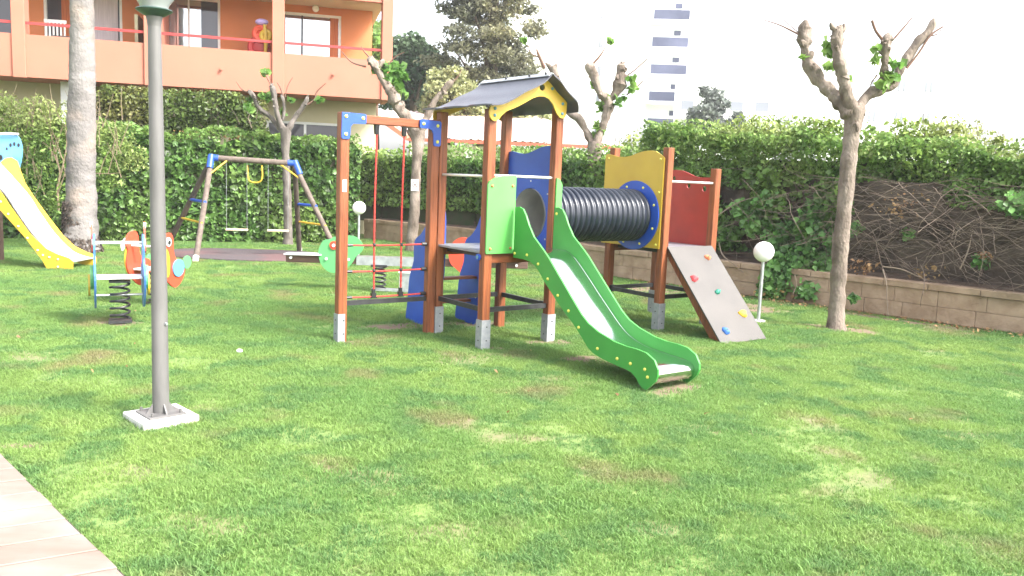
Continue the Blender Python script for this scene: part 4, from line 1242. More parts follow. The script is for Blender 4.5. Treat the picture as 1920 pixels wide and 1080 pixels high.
# right hedge: green top over bare twigs and a leafy ivy patch
rgt = [(2.05, 14.45), (4.0, 12.55), (5.4, 11.2), (6.6, 10.0), (9.0, 7.6)]
hr = empty('hedge', 'overgrown hedge with bare tangled twigs above the low stone wall at the right', 'hedge', (5, 11.5, .5))
ho_ = np.array([[5, 11.5, .5]])
P, N = wallpts(rgt, 34000, 1.50, 2.25, 1.3, .36, 21., topn=.42)
P[:, 2] += (P[:, 0]-5)*-.09+.22*nz(P*np.array([[1, 1, 0]]), 1.1, 3.)*(P[:, 2] < 1.75)
leaves('foliage', P-ho_, .062, L_HEDGE, hr, nrm=N, spread=1.1)
P, N = wallpts(rgt, 9000, 1.8, 2.38, 1.2, .42, 31., topn=.6)
P[:, 2] += (P[:, 0]-5)*-.09+.10*nz(P*np.array([[1, 1, 0]]), 2.2, 3.)
leaves('top_shoots', P-ho_, .06, L_LIGHT, hr, nrm=N, spread=1.4)
fr = [(2.05, 14.3), (3.2, 13.1), (4.6, 11.75)]
P, N = wallpts(fr, 10000, .62, 1.9, .3, .34, 24., front=.4, topn=0)
keep = (nz(P, 1.6, 5.) > -.06-.25*(P[:, 2]-1.2)) 
leaves('foliage', P[keep]-ho_, .085, L_IVY, hr, nrm=N[keep], spread=.8, aspect=.85, droop=.8)
# ivy patches hanging low
pc = []
for (x, y, Y, r, n) in ((1470, 450, 12.4, .34, 420), (1500, 490, 12.1, .36, 480), (1450, 540, 12.0, .26, 300), (1540, 450, 12.0, .34, 380), (1420, 420, 12.7, .26, 260), (1395, 395, 12.9, .22, 200), (1550, 510, 11.8, .24, 220), (1515, 545, 11.7, .2, 110), (1470, 510, 12.0, .3, 320), (1440, 380, 12.6, .22, 160), (1530, 400, 12.1, .24, 200), (1370, 440, 13.1, .18, 110), (1600, 430, 11.6, .14, 60), (1700, 440, 11.2, .10, 30), (1840, 490, 10.4, .13, 60), (1600, 560, 11.0, .06, 20), (1905, 385, 10.1, .2, 120)):
    p, _ = blob_points(tuple(at(x, y, Y)), (r, r*.6, r*.85), n, .8); pc.append(p)
P = np.concatenate(pc)
leaves('ivy_leaves', P-ho_, .085, leafmat('low_ivy_leaf', (.11, .25, .06), (.07, .165, .045), (.17, .32, .09), scale=2, rough=.36), hr, nrm=np.array([[-.3, -.8, .45]]), spread=.7, aspect=.85, droop=.8)
pc = []
for (x, y, Y, r, n) in ((1845, 480, 10.35, .12, 40), (1620, 500, 11.2, .25, 60), (1700, 380, 11.2, .5, 60), (1450, 555, 11.9, .3, 40), (1740, 510, 10.9, .3, 30), (1570, 585, 10.9, .15, 15), (1680, 395, 11.2, .2, 25)):
    p, _ = blob_points(tuple(at(x, y, Y)), (r, r*.5, r*.5), n, .9); pc.append(p)
leaves('dry_leaves', np.concatenate(pc)-ho_, .05, L_DRY, hr, nrm=np.array([[-.3, -.8, .45]]), spread=.8)
bank = core('dark_bank', [(2.0, 14.3), (4.0, 12.3), (6.4, 9.9), (9.0, 7.3)], .40, 1.75, .9, .28, M['bank'], hr); bank.location = (-5, -11.5, -.5)
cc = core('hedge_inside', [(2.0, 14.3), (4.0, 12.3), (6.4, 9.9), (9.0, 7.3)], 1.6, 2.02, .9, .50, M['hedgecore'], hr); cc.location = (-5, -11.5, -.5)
# twigs
mb = MB()
rnd = random.Random(4)
for i in range(1150):
    t = rnd.random()**.8
    if t < .36 and rnd.random() < .8: continue
    x = 2.2+t*5.6
    base_y = 16.35-x-.05
    z = rnd.uniform(.95, 1.75) if rnd.random() < .82 else rnd.uniform(.5, 1.)
    p0 = Vector((x+.08, base_y+.08, z))
    along = Vector((.707, -.707, 0))*rnd.choice((-1, 1))
    outv = Vector((-.707, -.707, 0))
    L = rnd.uniform(.25, 1.1)
    d = (along*rnd.uniform(.4, 1)+outv*rnd.uniform(0, .3)+Vector((0, 0, rnd.uniform(-.55, .35)))).normalized()
    pts = [p0+outv*rnd.uniform(-.1, .34)]
    for k in range(7):
        d = (d+Vector((rnd.uniform(-.3, .3), rnd.uniform(-.3, .3), rnd.uniform(-.28, .22)))).normalized()
        q = pts[-1]+d*L/7
        if q.x+q.y < 15.65: d = (d-outv*.8).normalized(); q = pts[-1]+d*L/7
        pts.append(q)
    r = rnd.uniform(.0025, .007)
    mb.tube(pts, [r*(1-.09*k) for k in range(8)], 4, cap=False)
mb.v = [(a-5, b-11.5, c-.5) for a, b, c in mb.v]
mb.obj('bare_twigs', M['twig'], hr, smooth=True, kind='stuff')
mb = MB()
for l in ([(1655, 505, 10.9), (1662, 530, 10.75), (1663, 560, 10.7), (1665, 592, 10.65)], [(1655, 500, 10.9), (1690, 505, 10.8), (1730, 522, 10.75), (1760, 530, 10.8)], [(1348, 455, 13.0), (1355, 478, 12.6), (1375, 495, 12.5), (1395, 512, 12.4)], [(1800, 505, 10.4), (1815, 470, 10.4), (1822, 440, 10.5)], [(1330, 415, 12.9), (1380, 382, 12.8), (1430, 365, 12.6)],
          [(1490, 515, 11.6), (1493, 535, 11.6), (1486, 552, 11.6)]):
    pp, rr = catmull([at(*q) for q in l], [.009, .008, .006, .005][:len(l)], .05); mb.tube(pp, rr, 6)
mb.v = [(a-5, b-11.5, c-.5) for a, b, c in mb.v]
mb.obj('thick_stem', mat('pale_stem', (.20, .155, .115), .9), hr, smooth=True)
# yellow-green sprays above the right hedge
for lab, specs in (('yellow green shrub rising above the hedge left of the right-hand tree', [(1420, 252, 13.5, .55, 1300), (1480, 256, 13, .5, 1100), (1370, 262, 13.8, .4, 600), (1540, 250, 12.6, .38, 700), (1560, 236, 12.6, .15, 120)]),
                   ('airy yellow green shrub rising above the hedge at the far right', [(1700, 262, 12, .38, 520), (1760, 258, 11.8, .48, 620), (1830, 280, 11.4, .45, 520), (1800, 242, 11.8, .3, 200), (1885, 318, 11.0, .4, 520), (1872, 262, 11.2, .08, 70), (1650, 268, 12.2, .25, 260), (1690, 235, 12, .2, 90), (1745, 238, 12, .22, 110)]),
                   ('pale shrub top behind the yellow tunnel panel', [(1215, 268, 16, .42, 420), (1180, 275, 16, .3, 200), (1245, 262, 16, .35, 300), (1290, 275, 15.5, .4, 460)])):
    c0 = at(*specs[0][:3]); c0.z = 1.2
    sh = empty('shrub', lab, 'shrub', c0)
    P = np.concatenate([blob_points(tuple(at(x, y, Y)-c0), (r*1.1, r*.8, r*.62), n, .95)[0] for x, y, Y, r, n in specs])
    leaves('foliage', P, .06, L_YEL, sh, spread=1)
    mb = MB()
    for x, y, Y, r, n in specs:
        for k in range(9):
            a = at(x, y, Y)-c0; a.z = rnd.uniform(-.2, .5)
            e = at(x+rnd.uniform(-45, 45), y-rnd.uniform(5, 45), Y)-c0
            m_ = a.lerp(e, .5)+Vector((rnd.uniform(-.1, .1), 0, .05))
            mb.tube([a, m_, e], [.008, .005, .002], 4, cap=False)
    mb.obj('stems', M['twig'], sh, kind='stuff')

# feathery light shrub at the left with pale branches
c0 = Vector((-8.6, 16.0, 0))
fs_ = empty('shrub', 'light green feathery shrub with pale bare branches at the left of the palm trunk', 'shrub', c0)
specs = [(30, 240, 15.8, .7, 1900), (60, 300, 15.9, .8, 1200), (105, 235, 15.9, .6, 1300), (10, 330, 15.7, .6, 700), (210, 255, 16.2, .42, 600), (235, 290, 16.3, .4, 500), (70, 200, 15.9, .3, 300), (0, 200, 15.6, .4, 500), (200, 330, 16.3, .4, 400), (100, 380, 15.8, .5, 400), (260, 300, 16.4, .3, 260)]
P = np.concatenate([blob_points(tuple(at(x, y, Y)-c0), (r*1.1, r*.6, r*.8), n, .95)[0] for x, y, Y, r, n in specs])
leaves('foliage', P, .075, L_LIGHT, fs_, spread=1, aspect=.4)
mb = MB()
for l, r in (([(110, 395), (108, 350), (112, 320), (95, 280), (70, 260)], .035), ([(108, 350), (118, 310), (125, 270), (122, 230)], .028), ([(112, 320), (100, 270), (85, 220), (60, 190)], .022), ([(50, 340), (52, 280), (60, 250), (50, 215)], .025),
             ([(108, 365), (120, 330), (135, 290), (150, 250)], .02), ([(52, 300), (35, 260), (28, 225)], .018), ([(180, 325), (210, 326), (222, 324)], .012), ([(118, 300), (95, 240), (70, 222)], .012), ([(186, 330), (195, 300), (215, 270)], .012)):
    pp, rr = catmull([at(x, y, 15.75)-c0 for x, y in l], [r*.62*(1-.15*i) for i in range(len(l))], .08); mb.tube(pp, rr, 7)
for k in range(40):
    x, y = rnd.uniform(0, 240), rnd.uniform(180, 330)
    a = at(x, y+40, 15.7)-c0; e = at(x+rnd.uniform(-30, 30), y-25, 15.7)-c0
    mb.tube([a, a.lerp(e, .5)+Vector((rnd.uniform(-.06, .06), 0, 0)), e], [.008, .006, .003], 4, cap=False)
mb.obj('branches', mat('pale_branch', (.22, .17, .11), .9), fs_, smooth=True)

# dark climber under the balcony
c0 = Vector((-6.5, 19.0, 0))
cl = empty('climber', 'dark green climbing plant hanging under the orange balcony', 'climbing plant', c0)
specs = [(240, 200, 18.6, .7, 2300), (320, 205, 18.8, .75, 2600), (400, 205, 19.0, .75, 2600), (450, 222, 19.1, .55, 1500), (210, 185, 18.5, .45, 900), (360, 250, 18.9, .6, 1600), (290, 250, 18.7, .5, 1200), (470, 250, 19.1, .4, 900), (480, 200, 19.2, .25, 400), (270, 175, 18.7, .4, 800), (420, 180, 19.0, .35, 700)]
P = np.concatenate([blob_points(tuple(at(x, y, Y)-c0), (r*1.15, r*.55, r*.66), n, .55)[0] for x, y, Y, r, n in specs])
P = P[P[:, 2] < 3.22]
leaves('foliage', P, .075, L_DARK, cl, nrm=np.array([[.2, -.7, .4]]), spread=.9, aspect=.6)
mb = MB()
for k in range(26):
    x, y = rnd.uniform(190, 490), rnd.uniform(180, 280)
    a = at(x, y+22, 18.75)-c0; e = at(x+rnd.uniform(-30, 30), y-15, 18.75)-c0
    mb.tube([a, a.lerp(e, .5)+Vector((rnd.uniform(-.1, .1), 0, 0)), e], [.01, .008, .004], 4, cap=False)
mb.obj('stems', M['twig'], cl, kind='stuff')
P = np.concatenate([blob_points(tuple(at(x, y, 18.35)-c0), (r, r*.4, r*.6), n, .9)[0] for x, y, r, n in ((350, 268, .5, 130), (300, 262, .3, 60), (440, 255, .3, 60))])
leaves('dry_leaves', P, .07, L_DRY, cl)

# ------------------------------------------------------------------ low stone wall
sw_ = empty('stone_wall', 'low retaining wall of tan stone blocks along the back of the lawn', 'wall', (1.8, 14.1, 0))
so2 = Vector((1.8, 14.1, 0))
blk = MB(); blk.box((0, 0, 0), (1, 1, 1)); blk_me = blk.obj('tmp', M['block'], None, bevel=.014)
blk_data = blk_me.data; bpy.data.objects.remove(blk_me)
HW = .47
for i in range(len(WP)-1):
    a, b = Vector((*WP[i], 0)), Vector((*WP[i+1], 0))
    d = (b-a).normalized(); nn = Vector((-d.y, d.x, 0)); nn = nn if nn.y > 0 else -nn
    L = (b-a).length; ang = math.atan2(d.y, d.x)
    mb = MB(); mb.bar(a+nn*.11-so2+Vector((0, 0, .2)), b+nn*.11-so2+Vector((0, 0, .2)), .17, .44); mb.obj('wall_core', M['mortar'], sw_)
    for row in range(2):
        s = -.3 if row else -.05
        while s < L:
            w = random.uniform(.40, .58)
            s1 = min(s+w, L+.02); s0_ = max(s, 0)
            if s1-s0_ > .06:
                o = bpy.data.objects.new('stone_block', blk_data); COL.objects.link(o); o.parent = sw_
                c = a+d*((s0_+s1)/2)+nn*(.10+random.uniform(-.006, .006))-so2
                o.location = (c.x, c.y, .10+row*.197); o.rotation_euler = (0, 0, ang); o.scale = (s1-s0_-.005, .21, .193)
            s += w
    s = 0
    while s < L:
        w = random.uniform(.5, .62); s1 = min(s+w, L)
        o = bpy.data.objects.new('cap_stone', blk_data); COL.objects.link(o); o.parent = sw_
        c = a+d*((s+s1)/2)+nn*(.10+random.uniform(-.006, .006))-so2
        o.location = (c.x, c.y, .435+random.uniform(-.004, .004)); o.rotation_euler = (0, 0, ang); o.scale = (s1-s-.008, .26, .075)
        s = s1
# soil bed behind the wall
mb = MB()
bp_ = [Vector((*w, 0)) for w in WP]
offs = []
for i, w in enumerate(bp_):
    d = (bp_[min(i+1, 3)]-bp_[max(i-1, 0)]).normalized(); nn = Vector((-d.y, d.x, 0)); nn = nn if nn.y > 0 else -nn
    offs.append(nn)
prof = [(.2, .40), (.30, .44), (.6, .52), (1.4, .55), (6, .55)]
NS = 40
grid = []
for k in range(NS+1):
    t = k/NS*3; i = min(int(t), 2); f = t-i
    w = bp_[i].lerp(bp_[i+1], f); nn = offs[i].lerp(offs[i+1], f).normalized()
    for dd, z in prof: grid.append((w.x+nn.x*dd, w.y+nn.y*dd, z+.03*noise.noise(Vector((w.x*2, w.y*2, dd*5)))))
mb.add(grid, [(k*5+j, k*5+j+1, (k+1)*5+j+1, (k+1)*5+j) for k in range(NS) for j in range(4)])
mb.obj('planting_bed', M['soil'], kind='structure', smooth=True)

# ------------------------------------------------------------------ orange apartment building
TB = .26
B0 = Vector((-3.2, 20.5, 0))
# local axes: x along the facade to the LEFT (seen from camera), y = away from camera
bd = empty('apartment_building', 'salmon orange apartment building with balconies, red handrails and cream ground floor', 'building', B0, 0)
Dl = Vector((-math.cos(TB), -math.sin(TB), 0)); Nb = Vector((-math.sin(TB), math.cos(TB), 0))


def fb(s, c, z): return Dl*s+Nb*c+Vector((0, 0, z))


def bbox(mb, s0, s1, c0, c1, z0, z1):
    vs = [fb(s, c, z) for z in (z0, z1) for s, c in ((s0, c0), (s1, c0), (s1, c1), (s0, c1))]
    mb.add(vs, [(3, 2, 1, 0), (4, 5, 6, 7), (0, 1, 5, 4), (1, 2, 6, 5), (2, 3, 7, 6), (3, 0, 4, 7)])


def bpart(name, s0, s1, c0, c1, z0, z1, m, parent=None, bevel=0, label=None):
    mb = MB(); bbox(mb, s0, s1, c0, c1, z0, z1)
    return mb.obj(name, m, parent or bd, bevel=bevel, label=label)


ZB, ZP, ZC = 3.32, 4.22, 5.60
bpart('floor_slab', .02, 14, .12, 9, ZB+.003, ZB+.22, M['salmon'])
bpart('upper_slab', .02, 14, .10, 9, ZC, ZC+.25, M['cream'])
edges = [(-.13, .12), (2.35, 2.62), (5.0, 5.35), (7.71, 7.97), (10.4, 10.7)]
for i, (a, b) in enumerate(edges):
    bpart('pillar', a, b, -.05, .32, ZB-.02, 8.3, M['salmon'], bevel=.01)
    if i+1 < len(edges):
        nx_ = edges[i+1][0]
        bpart('parapet', b+.002, nx_-.002, 0, .14, ZB, ZP, M['salmon'])
        mb = MB(); mb.bar(fb(b, .03, ZP+.24), fb(nx_, .03, ZP+.24), .04, .055); mb.obj('handrail', M['redmetal'], bd)
        bpart('upper_parapet', b+.002, nx_-.002, 0, .14, ZC-.05, ZC+.85, M['salmon'])
bpart('side_parapet', -.12, 0, .32, 1.5, ZB, ZP, M['salmon'])
mb = MB(); mb.bar(fb(-.04, .3, ZP+.24), fb(-.04, 1.5, ZP+.24), .04, .05); mb.obj('handrail', M['redmetal'], bd)
# back wall of the balconies: solid strips between the openings
BW = 1.5
opens = [(.99, 2.45, 5.42), (3.88, 4.98, 5.60), (4.98, 5.0, 5.6), (6.0, 7.6, 5.6), (8.3, 9.9, 5.6)]
opens = [(.99, 2.52, 5.42), (3.86, 5.30, 5.56), (6.05, 7.72, 5.56), (8.3, 9.9, 5.56)]
prev = .35
for a, b, zt in opens:
    bpart('back_wall', prev, a, BW, BW+.2, ZB+.22, ZC, M['orange'])
    bpart('lintel', a, b, BW+.01, BW+.2, zt, ZC-.002, M['orange'])
    wn = bpart('balcony_window', a, b, BW+.10, BW+.13, ZB+.23, zt, M['glass'] if a < 3 else M['darkglass'], label='wide white framed sliding window reflecting the sky' if a < 1 else None)
    mb = MB()
    bbox(mb, a, a+.06, BW+.02, BW+.09, ZB+.23, zt); bbox(mb, b-.06, b, BW+.02, BW+.09, ZB+.23, zt); bbox(mb, a+.06, b-.06, BW+.02, BW+.09, zt-.06, zt)
    mb.obj('frame', M['white'], wn)
    mb = MB()
    mm = a+(b-a)*(.62 if a < 1 else .5)
    bbox(mb, mm-.02, mm+.02, BW+.03, BW+.10, ZB+.23, zt-.06); mb.obj('mullion', M['dark'] if a < 1 else M['white'], wn)
    prev = b
bpart('back_wall', prev, 14, BW, BW+.2, ZB+.22, ZC, M['orange'])
# what stands or hangs in the openings
bpart('shutter_panel', 1.06, 1.26, BW+.04, BW+.075, ZB+.25, 5.36, M['orangecurtain'])
bpart('glass_door', 4.30, 5.24, BW+.04, BW+.07, ZB+.25, 5.5, M['glass'])
bpart('curtain', 6.15, 6.95, BW+.03, BW+.075, ZB+.25, 5.5, M['curtain'])
bpart('curtain', 7.05, 7.35, BW+.03, BW+.075, ZB+.25, 5.5, M['orangecurtain'])
bpart('partition', 2.45, 2.56, .32, BW, ZB+.22, 4.95, M['cream'])
bpart('partition', 5.02, 5.14, .32, BW, ZB+.22, 5.6, M['salmon'])
bpart('partition', 5.55, 5.62, .5, BW, ZB+.22, 4.9, M['cream'])
mb = MB(); c = fb(1.62, BW-.09, 5.53); mb.ball(c, .085, 16, 10); mb.obj('wall_lamp', M['globe'], bd, smooth=True)
for s, z in ((3.72, 3.78), (1.23, 3.83)):
    mb = MB(); c = fb(s, -.01, z); mb.cyl(c+Nb*.02, c-Nb*.06, .022, 10, .04); mb.obj('parapet_spout', M['salmon'], bd, smooth=True)
# ground floor
GW = 1.3
bpart('ground_wall', .25, .94, GW, GW+.2, 0, ZB, M['cream'])
bpart('ground_wall', 2.78, 14, GW, GW+.2, 0, ZB, M['cream'])
bpart('ground_wall', .94, 2.78, GW, GW+.2, 2.76, ZB-.002, M['cream'])
bpart('ground_wall', .94, 2.78, GW, GW+.2, 0, .9, M['cream'])
bpart('side_wall', .1, .25, GW, 9, 0, ZB, M['cream'])
bpart('upper_side_wall', .22, .35, BW, 9, ZB+.22, ZC, M['orange'])
gwn = bpart('ground_window', .94, 2.78, GW+.10, GW+.13, .9, 2.76, M['darkglass'])
mb = MB()
bbox(mb, .94, 1.0, GW+.02, GW+.09, .9, 2.76); bbox(mb, 2.72, 2.78, GW+.02, GW+.09, .9, 2.76); bbox(mb, 1.0, 2.72, GW+.02, GW+.09, 2.70, 2.76); bbox(mb, 1.82, 1.88, GW+.02, GW+.09, .9, 2.70)
mb.obj('frame', M['white'], gwn)
bpart('ground_pier', 7.0, 7.2, .6, GW, 0, ZB, M['white'])
bpart('ground_window', 5.9, 6.9, GW-.03, GW-.005, .9, 2.6, M['darkglass'])
bpart('interior', .4, 13.8, 3.0, 3.1, 0, 5.6, M['dark'])
# drying things on the balcony
c = B0+fb(2.86, .62, ZB+.22)
fl_ = empty('inflatable_toys', 'pile of red, yellow and purple pool inflatables leaning on the balcony divider', 'pool toy', c)


def torus(mb, c, R0, r, tilt, n=22, m=8):
    rot = Matrix.Rotation(tilt[0], 3, 'X') @ Matrix.Rotation(tilt[1], 3, 'Y')
    pts = [Vector(c)+rot @ Vector((R0*math.cos(2*PI*k/n), 0, R0*math.sin(2*PI*k/n))) for k in range(n+1)]
    mb.tube(pts, r, m)


for nm, cc_, R0, r, mk in (('red_ring', (-.06, -.05, .85), .20, .075, 'redmetal'), ('orange_float', (.0, -.12, 1.15), .13, .08, 'orangebd'), ('yellow_float', (.14, -.16, 1.1), .10, .06, 'yellow')):
    mb = MB(); torus(mb, cc_, R0, r, (0, 0)); mb.ball(cc_, R0*.8, 12, 8, (1, .3, 1.2)); mb.obj(nm, M[mk], fl_, smooth=True)
mb = MB(); mb.tube([(.13, -.2, .62), (.15, -.2, .95), (.12, -.2, 1.35)], [.03, .05, .04], 8); mb.obj('yellow_noodle', M['yellow'], fl_, smooth=True)
mb = MB(); mb.ball((.02, -.1, 1.42), .13, 14, 9, (1.2, .7, .6)); mb.obj('purple_bag', mat('lilac_cloth', (.45, .35, .65), .7), fl_, smooth=True)
mb = MB(); mb.box((0, .02, .32), (.34, .25, .64)); mb.obj('toy_crate', M['white'], fl_)
# chairs and table on the left balcony
for q, lab in ((6.9, 'dark balcony table with things on it behind the red rail at the left'), (7.35, 'white plastic chair on the left balcony behind the red rail')):
    c = B0+fb(q, .75, ZB+.22)
    t = empty('balcony_table' if 'table' in lab else 'balcony_chair', lab, 'table' if 'table' in lab else 'chair', c, TB)
    if 'table' in lab:
        mb = MB(); mb.box((0, 0, .74), (.8, .6, .04)); mb.obj('tabletop', M['blackmetal'], t)
        for x in (-.35, .35):
            for y in (-.25, .25):
                mb = MB(); mb.cyl((x, y, 0), (x, y, .72), .02, 8); mb.obj('leg', M['blackmetal'], t)
        mb = MB(); mb.lathe([(.001, .76), (.12, .765), (.14, .80), (.13, .80)], (.1, 0, 0), 16); mb.obj('bowl', M['white'], t)
    else:
        mb = MB(); mb.box((0, 0, .44), (.46, .44, .03)); mb.obj('seat', M['white'], t)
        mb = MB()
        for k in range(6): mb.box((-.19+.076*k, .2, .90), (.035, .02, .5))
        mb.box((0, .2, 1.13), (.46, .025, .07)); mb.obj('backrest', M['white'], t)
        for x in (-.2, .2):
            for y in (-.2, .2):
                mb = MB(); mb.cyl((x, y, 0), (x, y, .43), .018, 8); mb.obj('leg', M['white'], t)

# ------------------------------------------------------------------ low pavilion roof behind the hedge
pv = empty('pavilion', 'low building with pale pink tiled roof and red eaves behind the hedge', 'building', at(880, 330, 27))
po_ = at(880, 330, 27)
Lb, Rb = at(766, 270, 27), at(1180, 292, 27); Lt, Rt = at(690, 236, 33), at(1010, 240, 33)
Lb.z = Rb.z = 2.72; Lt.z = Rt.z = 3.95
mb = MB()
nr, nc = 14, 60
grid = []
for j in range(nr+1):
    for i in range(nc+1):
        p0 = Lb.lerp(Rb, i/nc); p1 = Lt.lerp(Rt, i/nc)
        q = p0.lerp(p1, j/nr)
        grid.append(q-po_+Vector((0, 0, .04*abs(math.sin(i*PI/2))*1.0 if i % 2 else 0)))
mb.add(grid, [(j*(nc+1)+i, j*(nc+1)+i+1, (j+1)*(nc+1)+i+1, (j+1)*(nc+1)+i) for j in range(nr) for i in range(nc)])
ro = mb.obj('roof', M['tilepink'], pv)
mb = MB(); mb.bar(Lb-po_-Vector((0, 0, .06)), Rb-po_-Vector((0, 0, .06)), .08, .10); mb.obj('eave_board', M['redbrown'], pv)
mb = MB(); mb.bar(Lb-po_-Vector((0, 0, .02)), Lt-po_-Vector((0, 0, .02)), .12, .16); mb.obj('verge_board', mat('coral_board', (.62, .25, .19), .6), pv)
for t in (.02, .27, .5, .72, .97):
    q = Lb.lerp(Rb, t)-po_+Vector((0, .3, 0))
    mb = MB(); mb.box((q.x, q.y, (2.6)/2-po_.z), (.22, .22, 2.6)); mb.obj('pillar', M['white'], pv)
mb = MB(); a = (Lb-po_)+Vector((0, 2.2, 0)); b = (Rb-po_)+Vector((0, 2.2, 0)); mb.bar(Vector((a.x, a.y, 1.3-po_.z)), Vector((b.x, b.y, 1.3-po_.z)), .2, 2.6); mb.obj('wall', M['white'], pv)

# ------------------------------------------------------------------ far buildings
def tower(label, cx, cy, w, d, h, yaw, floors, fh, strip_w, z_first, x_off=0., seed=0, roofed=True):
    t = empty('apartment_tower', label, 'building', (cx, cy, 0), yaw)
    mb = MB(); mb.box((0, d/2, h/2), (w, d, h)); mb.obj('wall', M['tower'], t)
    rn_ = random.Random(seed)
    for k in range(floors):
        z = z_first+k*fh
        mb = MB(); mb.box((x_off, -.9, z-.1), (strip_w+.5, 1.8, .22)); mb.obj('balcony_slab', M['tower'], t)
        mb = MB(); mb.box((x_off, -1.72, z+.55), (strip_w, .08, .95)); mb.obj('balcony_panel', M['strip'], t)
        mb = MB(); mb.box((x_off+strip_w*.22, -.06, z+1.75), (.7, .08, .5)); wn = mb.obj('window', M['strip'], t)
    return t


c = at(1243, 235, 92)
tower('tall white apartment tower with blue grey balcony fronts rising behind the hedge', c.x, 92, 5.6, 8, c.z+14.2, R(-6), 5, 2.78, 3.7, c.z-.45, .1, 3)
c = at(1345, 240, 75)
t = empty('apartment_block', 'lower white apartment block behind the grey tree, right of the tall tower', 'building', (c.x+1.2, 78, 0), R(-12))
mb = MB(); mb.box((0, 5, 5.6), (9, 10, 11.2)); mb.obj('wall', M['tower'], t)
for k in range(3):
    for i in range(4):
        mb = MB(); mb.box((-3.3+i*2.2, -.04, 3.2+k*2.8), (1.1, .08, .8)); mb.obj('window', M['farglass'], t)
    mb = MB(); mb.box((0, -.6, 2.0+k*2.8), (8.6, 1.2, .2)); mb.obj('balcony_slab', M['tower'], t)
c = at(1640, 140, 95)
t = empty('apartment_block', 'pale white building with small windows glimpsed through the right-hand tree', 'building', (c.x+2, 95, 0), R(-4))
mb = MB(); mb.box((0, 6, 8.5), (14, 12, 17)); mb.obj('wall', M['tower'], t)
for k in range(3):
    for i in range(4):
        for dx in (0, .55):
            mb = MB(); mb.box((-5+i*2.9+dx, -.04, 6.5+k*3.4), (.26, .08, 1.1)); mb.obj('window', M['farglass'], t)
c = at(1060, 120, 100)
t = empty('apartment_tower', 'very pale white tower behind the roofed play tower, almost lost in the bright sky', 'building', (c.x, 104, 0), R(5))
mb = MB(); mb.box((0, 6, 20), (13, 12, 40)); mb.obj('wall', M['tower'], t)
for k in range(8):
    mb = MB(); mb.box((4.4, -.04, 8+k*3.4), (.4, .08, 1.2)); mb.obj('window', M['farglass'], t)


# ------------------------------------------------------------------ background trees
def crown_tree(name, label, base, trunk_h, tr, blobs, size, m, n_scale=1., aspect=.7, shell=.7, bark='darkbark'):
    t = empty(name, label, 'tree', base)
    bo_ = Vector(base)
    P = np.concatenate([blob_points(tuple(Vector(c)-bo_), r, int(n*n_scale), shell)[0] for c, r, n in blobs])
    leaves('crown', P, size, m, t, aspect=aspect, nrm=np.array([[0, -.3, .7]]), spread=1.1)
    mb = MB(); mb.tube([(0, 0, -.2), (.1, 0, trunk_h*.5), (0, .1, trunk_h)], [tr, tr*.8, tr*.4], 10)
    for c, r, n in blobs[:10]:
        q = Vector(c)-bo_
        mb.tube([(0, 0, min(trunk_h*.9, max(.5, q.z*.6))), (q.x*.5, q.y*.5, q.z*.85), q], [tr*.35, tr*.22, tr*.08], 6)
    mb.obj('trunk', M[bark], t, smooth=True)
    return t


# conifer
Yc = 38
bs = at(915, 330, Yc); bs.z = 0
bl = []
rnd = random.Random(21)
for k in range(150):
    f = rnd.random()**.8
    py = -150+(265+150)*f
    half = 22+88*min(1, (f/.60))**.75 if f < .60 else 110-22*(f-.60)/.40
    side = rnd.uniform(-1, 1)
    px = 915+side*half*1.0
    c = at(px, py+abs(side)*10, Yc+rnd.uniform(-1.6, 1.6))
    bl.append((tuple(c), (rnd.uniform(.5, .95), .6, rnd.uniform(.24, .42)), 230))
crown_tree('conifer_tree', 'tall grey green conifer behind the roofed play tower', tuple(bs), 9.6, .28, bl, .20, L_CON, aspect=.45)
# pale olive tree left of the conifer
bs = at(840, 330, 33); bs.z = 0
bl = []
for k in range(120):
    a = rnd.uniform(0, 2*PI); q = rnd.random()**.5
    if k < 78: x, y = 846+52*q*math.cos(a), 195+62*q*math.sin(a)
    else: x, y = 935+95*q*math.cos(a), 228+24*q*math.sin(a)
    r = rnd.uniform(.16, .40)
    bl.append((tuple(at(x, y, 33+rnd.uniform(-.9, .9))), (r*1.2, r, r*.8), int(620*r)))
crown_tree('olive_tree', 'pale yellow green tree left of the conifer, above the pink roof', tuple(bs), 4.6, .2, bl, .13, L_OLIVE, shell=.9)
# dark round tree
bs = at(770, 330, 42); bs.z = 0
bl = [(tuple(at(x, y, 42+rnd.uniform(-1, 1))), (r, r, r*.9), int(n)) for x, y, r, n in ((775, 120, 1.3, 1700), (750, 95, .8, 800), (800, 130, .95, 1100), (765, 165, 1.2, 1300), (790, 185, .8, 700), (808, 105, .5, 400), (745, 140, 1.0, 900), (775, 85, .7, 600), (735, 185, .8, 500))]
crown_tree('round_tree', 'dark green round crowned tree beside the corner of the orange building', tuple(bs), 5.2, .28, bl, .21, L_ROUND)
bs = at(700, 330, 30); bs.z = 0
bl = [(tuple(at(x, y, 30+rnd.uniform(-.5, .5))), (r, r, r*1.1), int(n)) for x, y, r, n in ((700, 75, .5, 500), (703, 55, .35, 260), (700, 105, .5, 400), (708, 90, .4, 300), (700, 140, .5, 300))]
crown_tree('tree', 'light green tree glimpsed between the balcony wall and its corner pillar', tuple(bs), 5.0, .12, bl, .16, L_HEDGE)
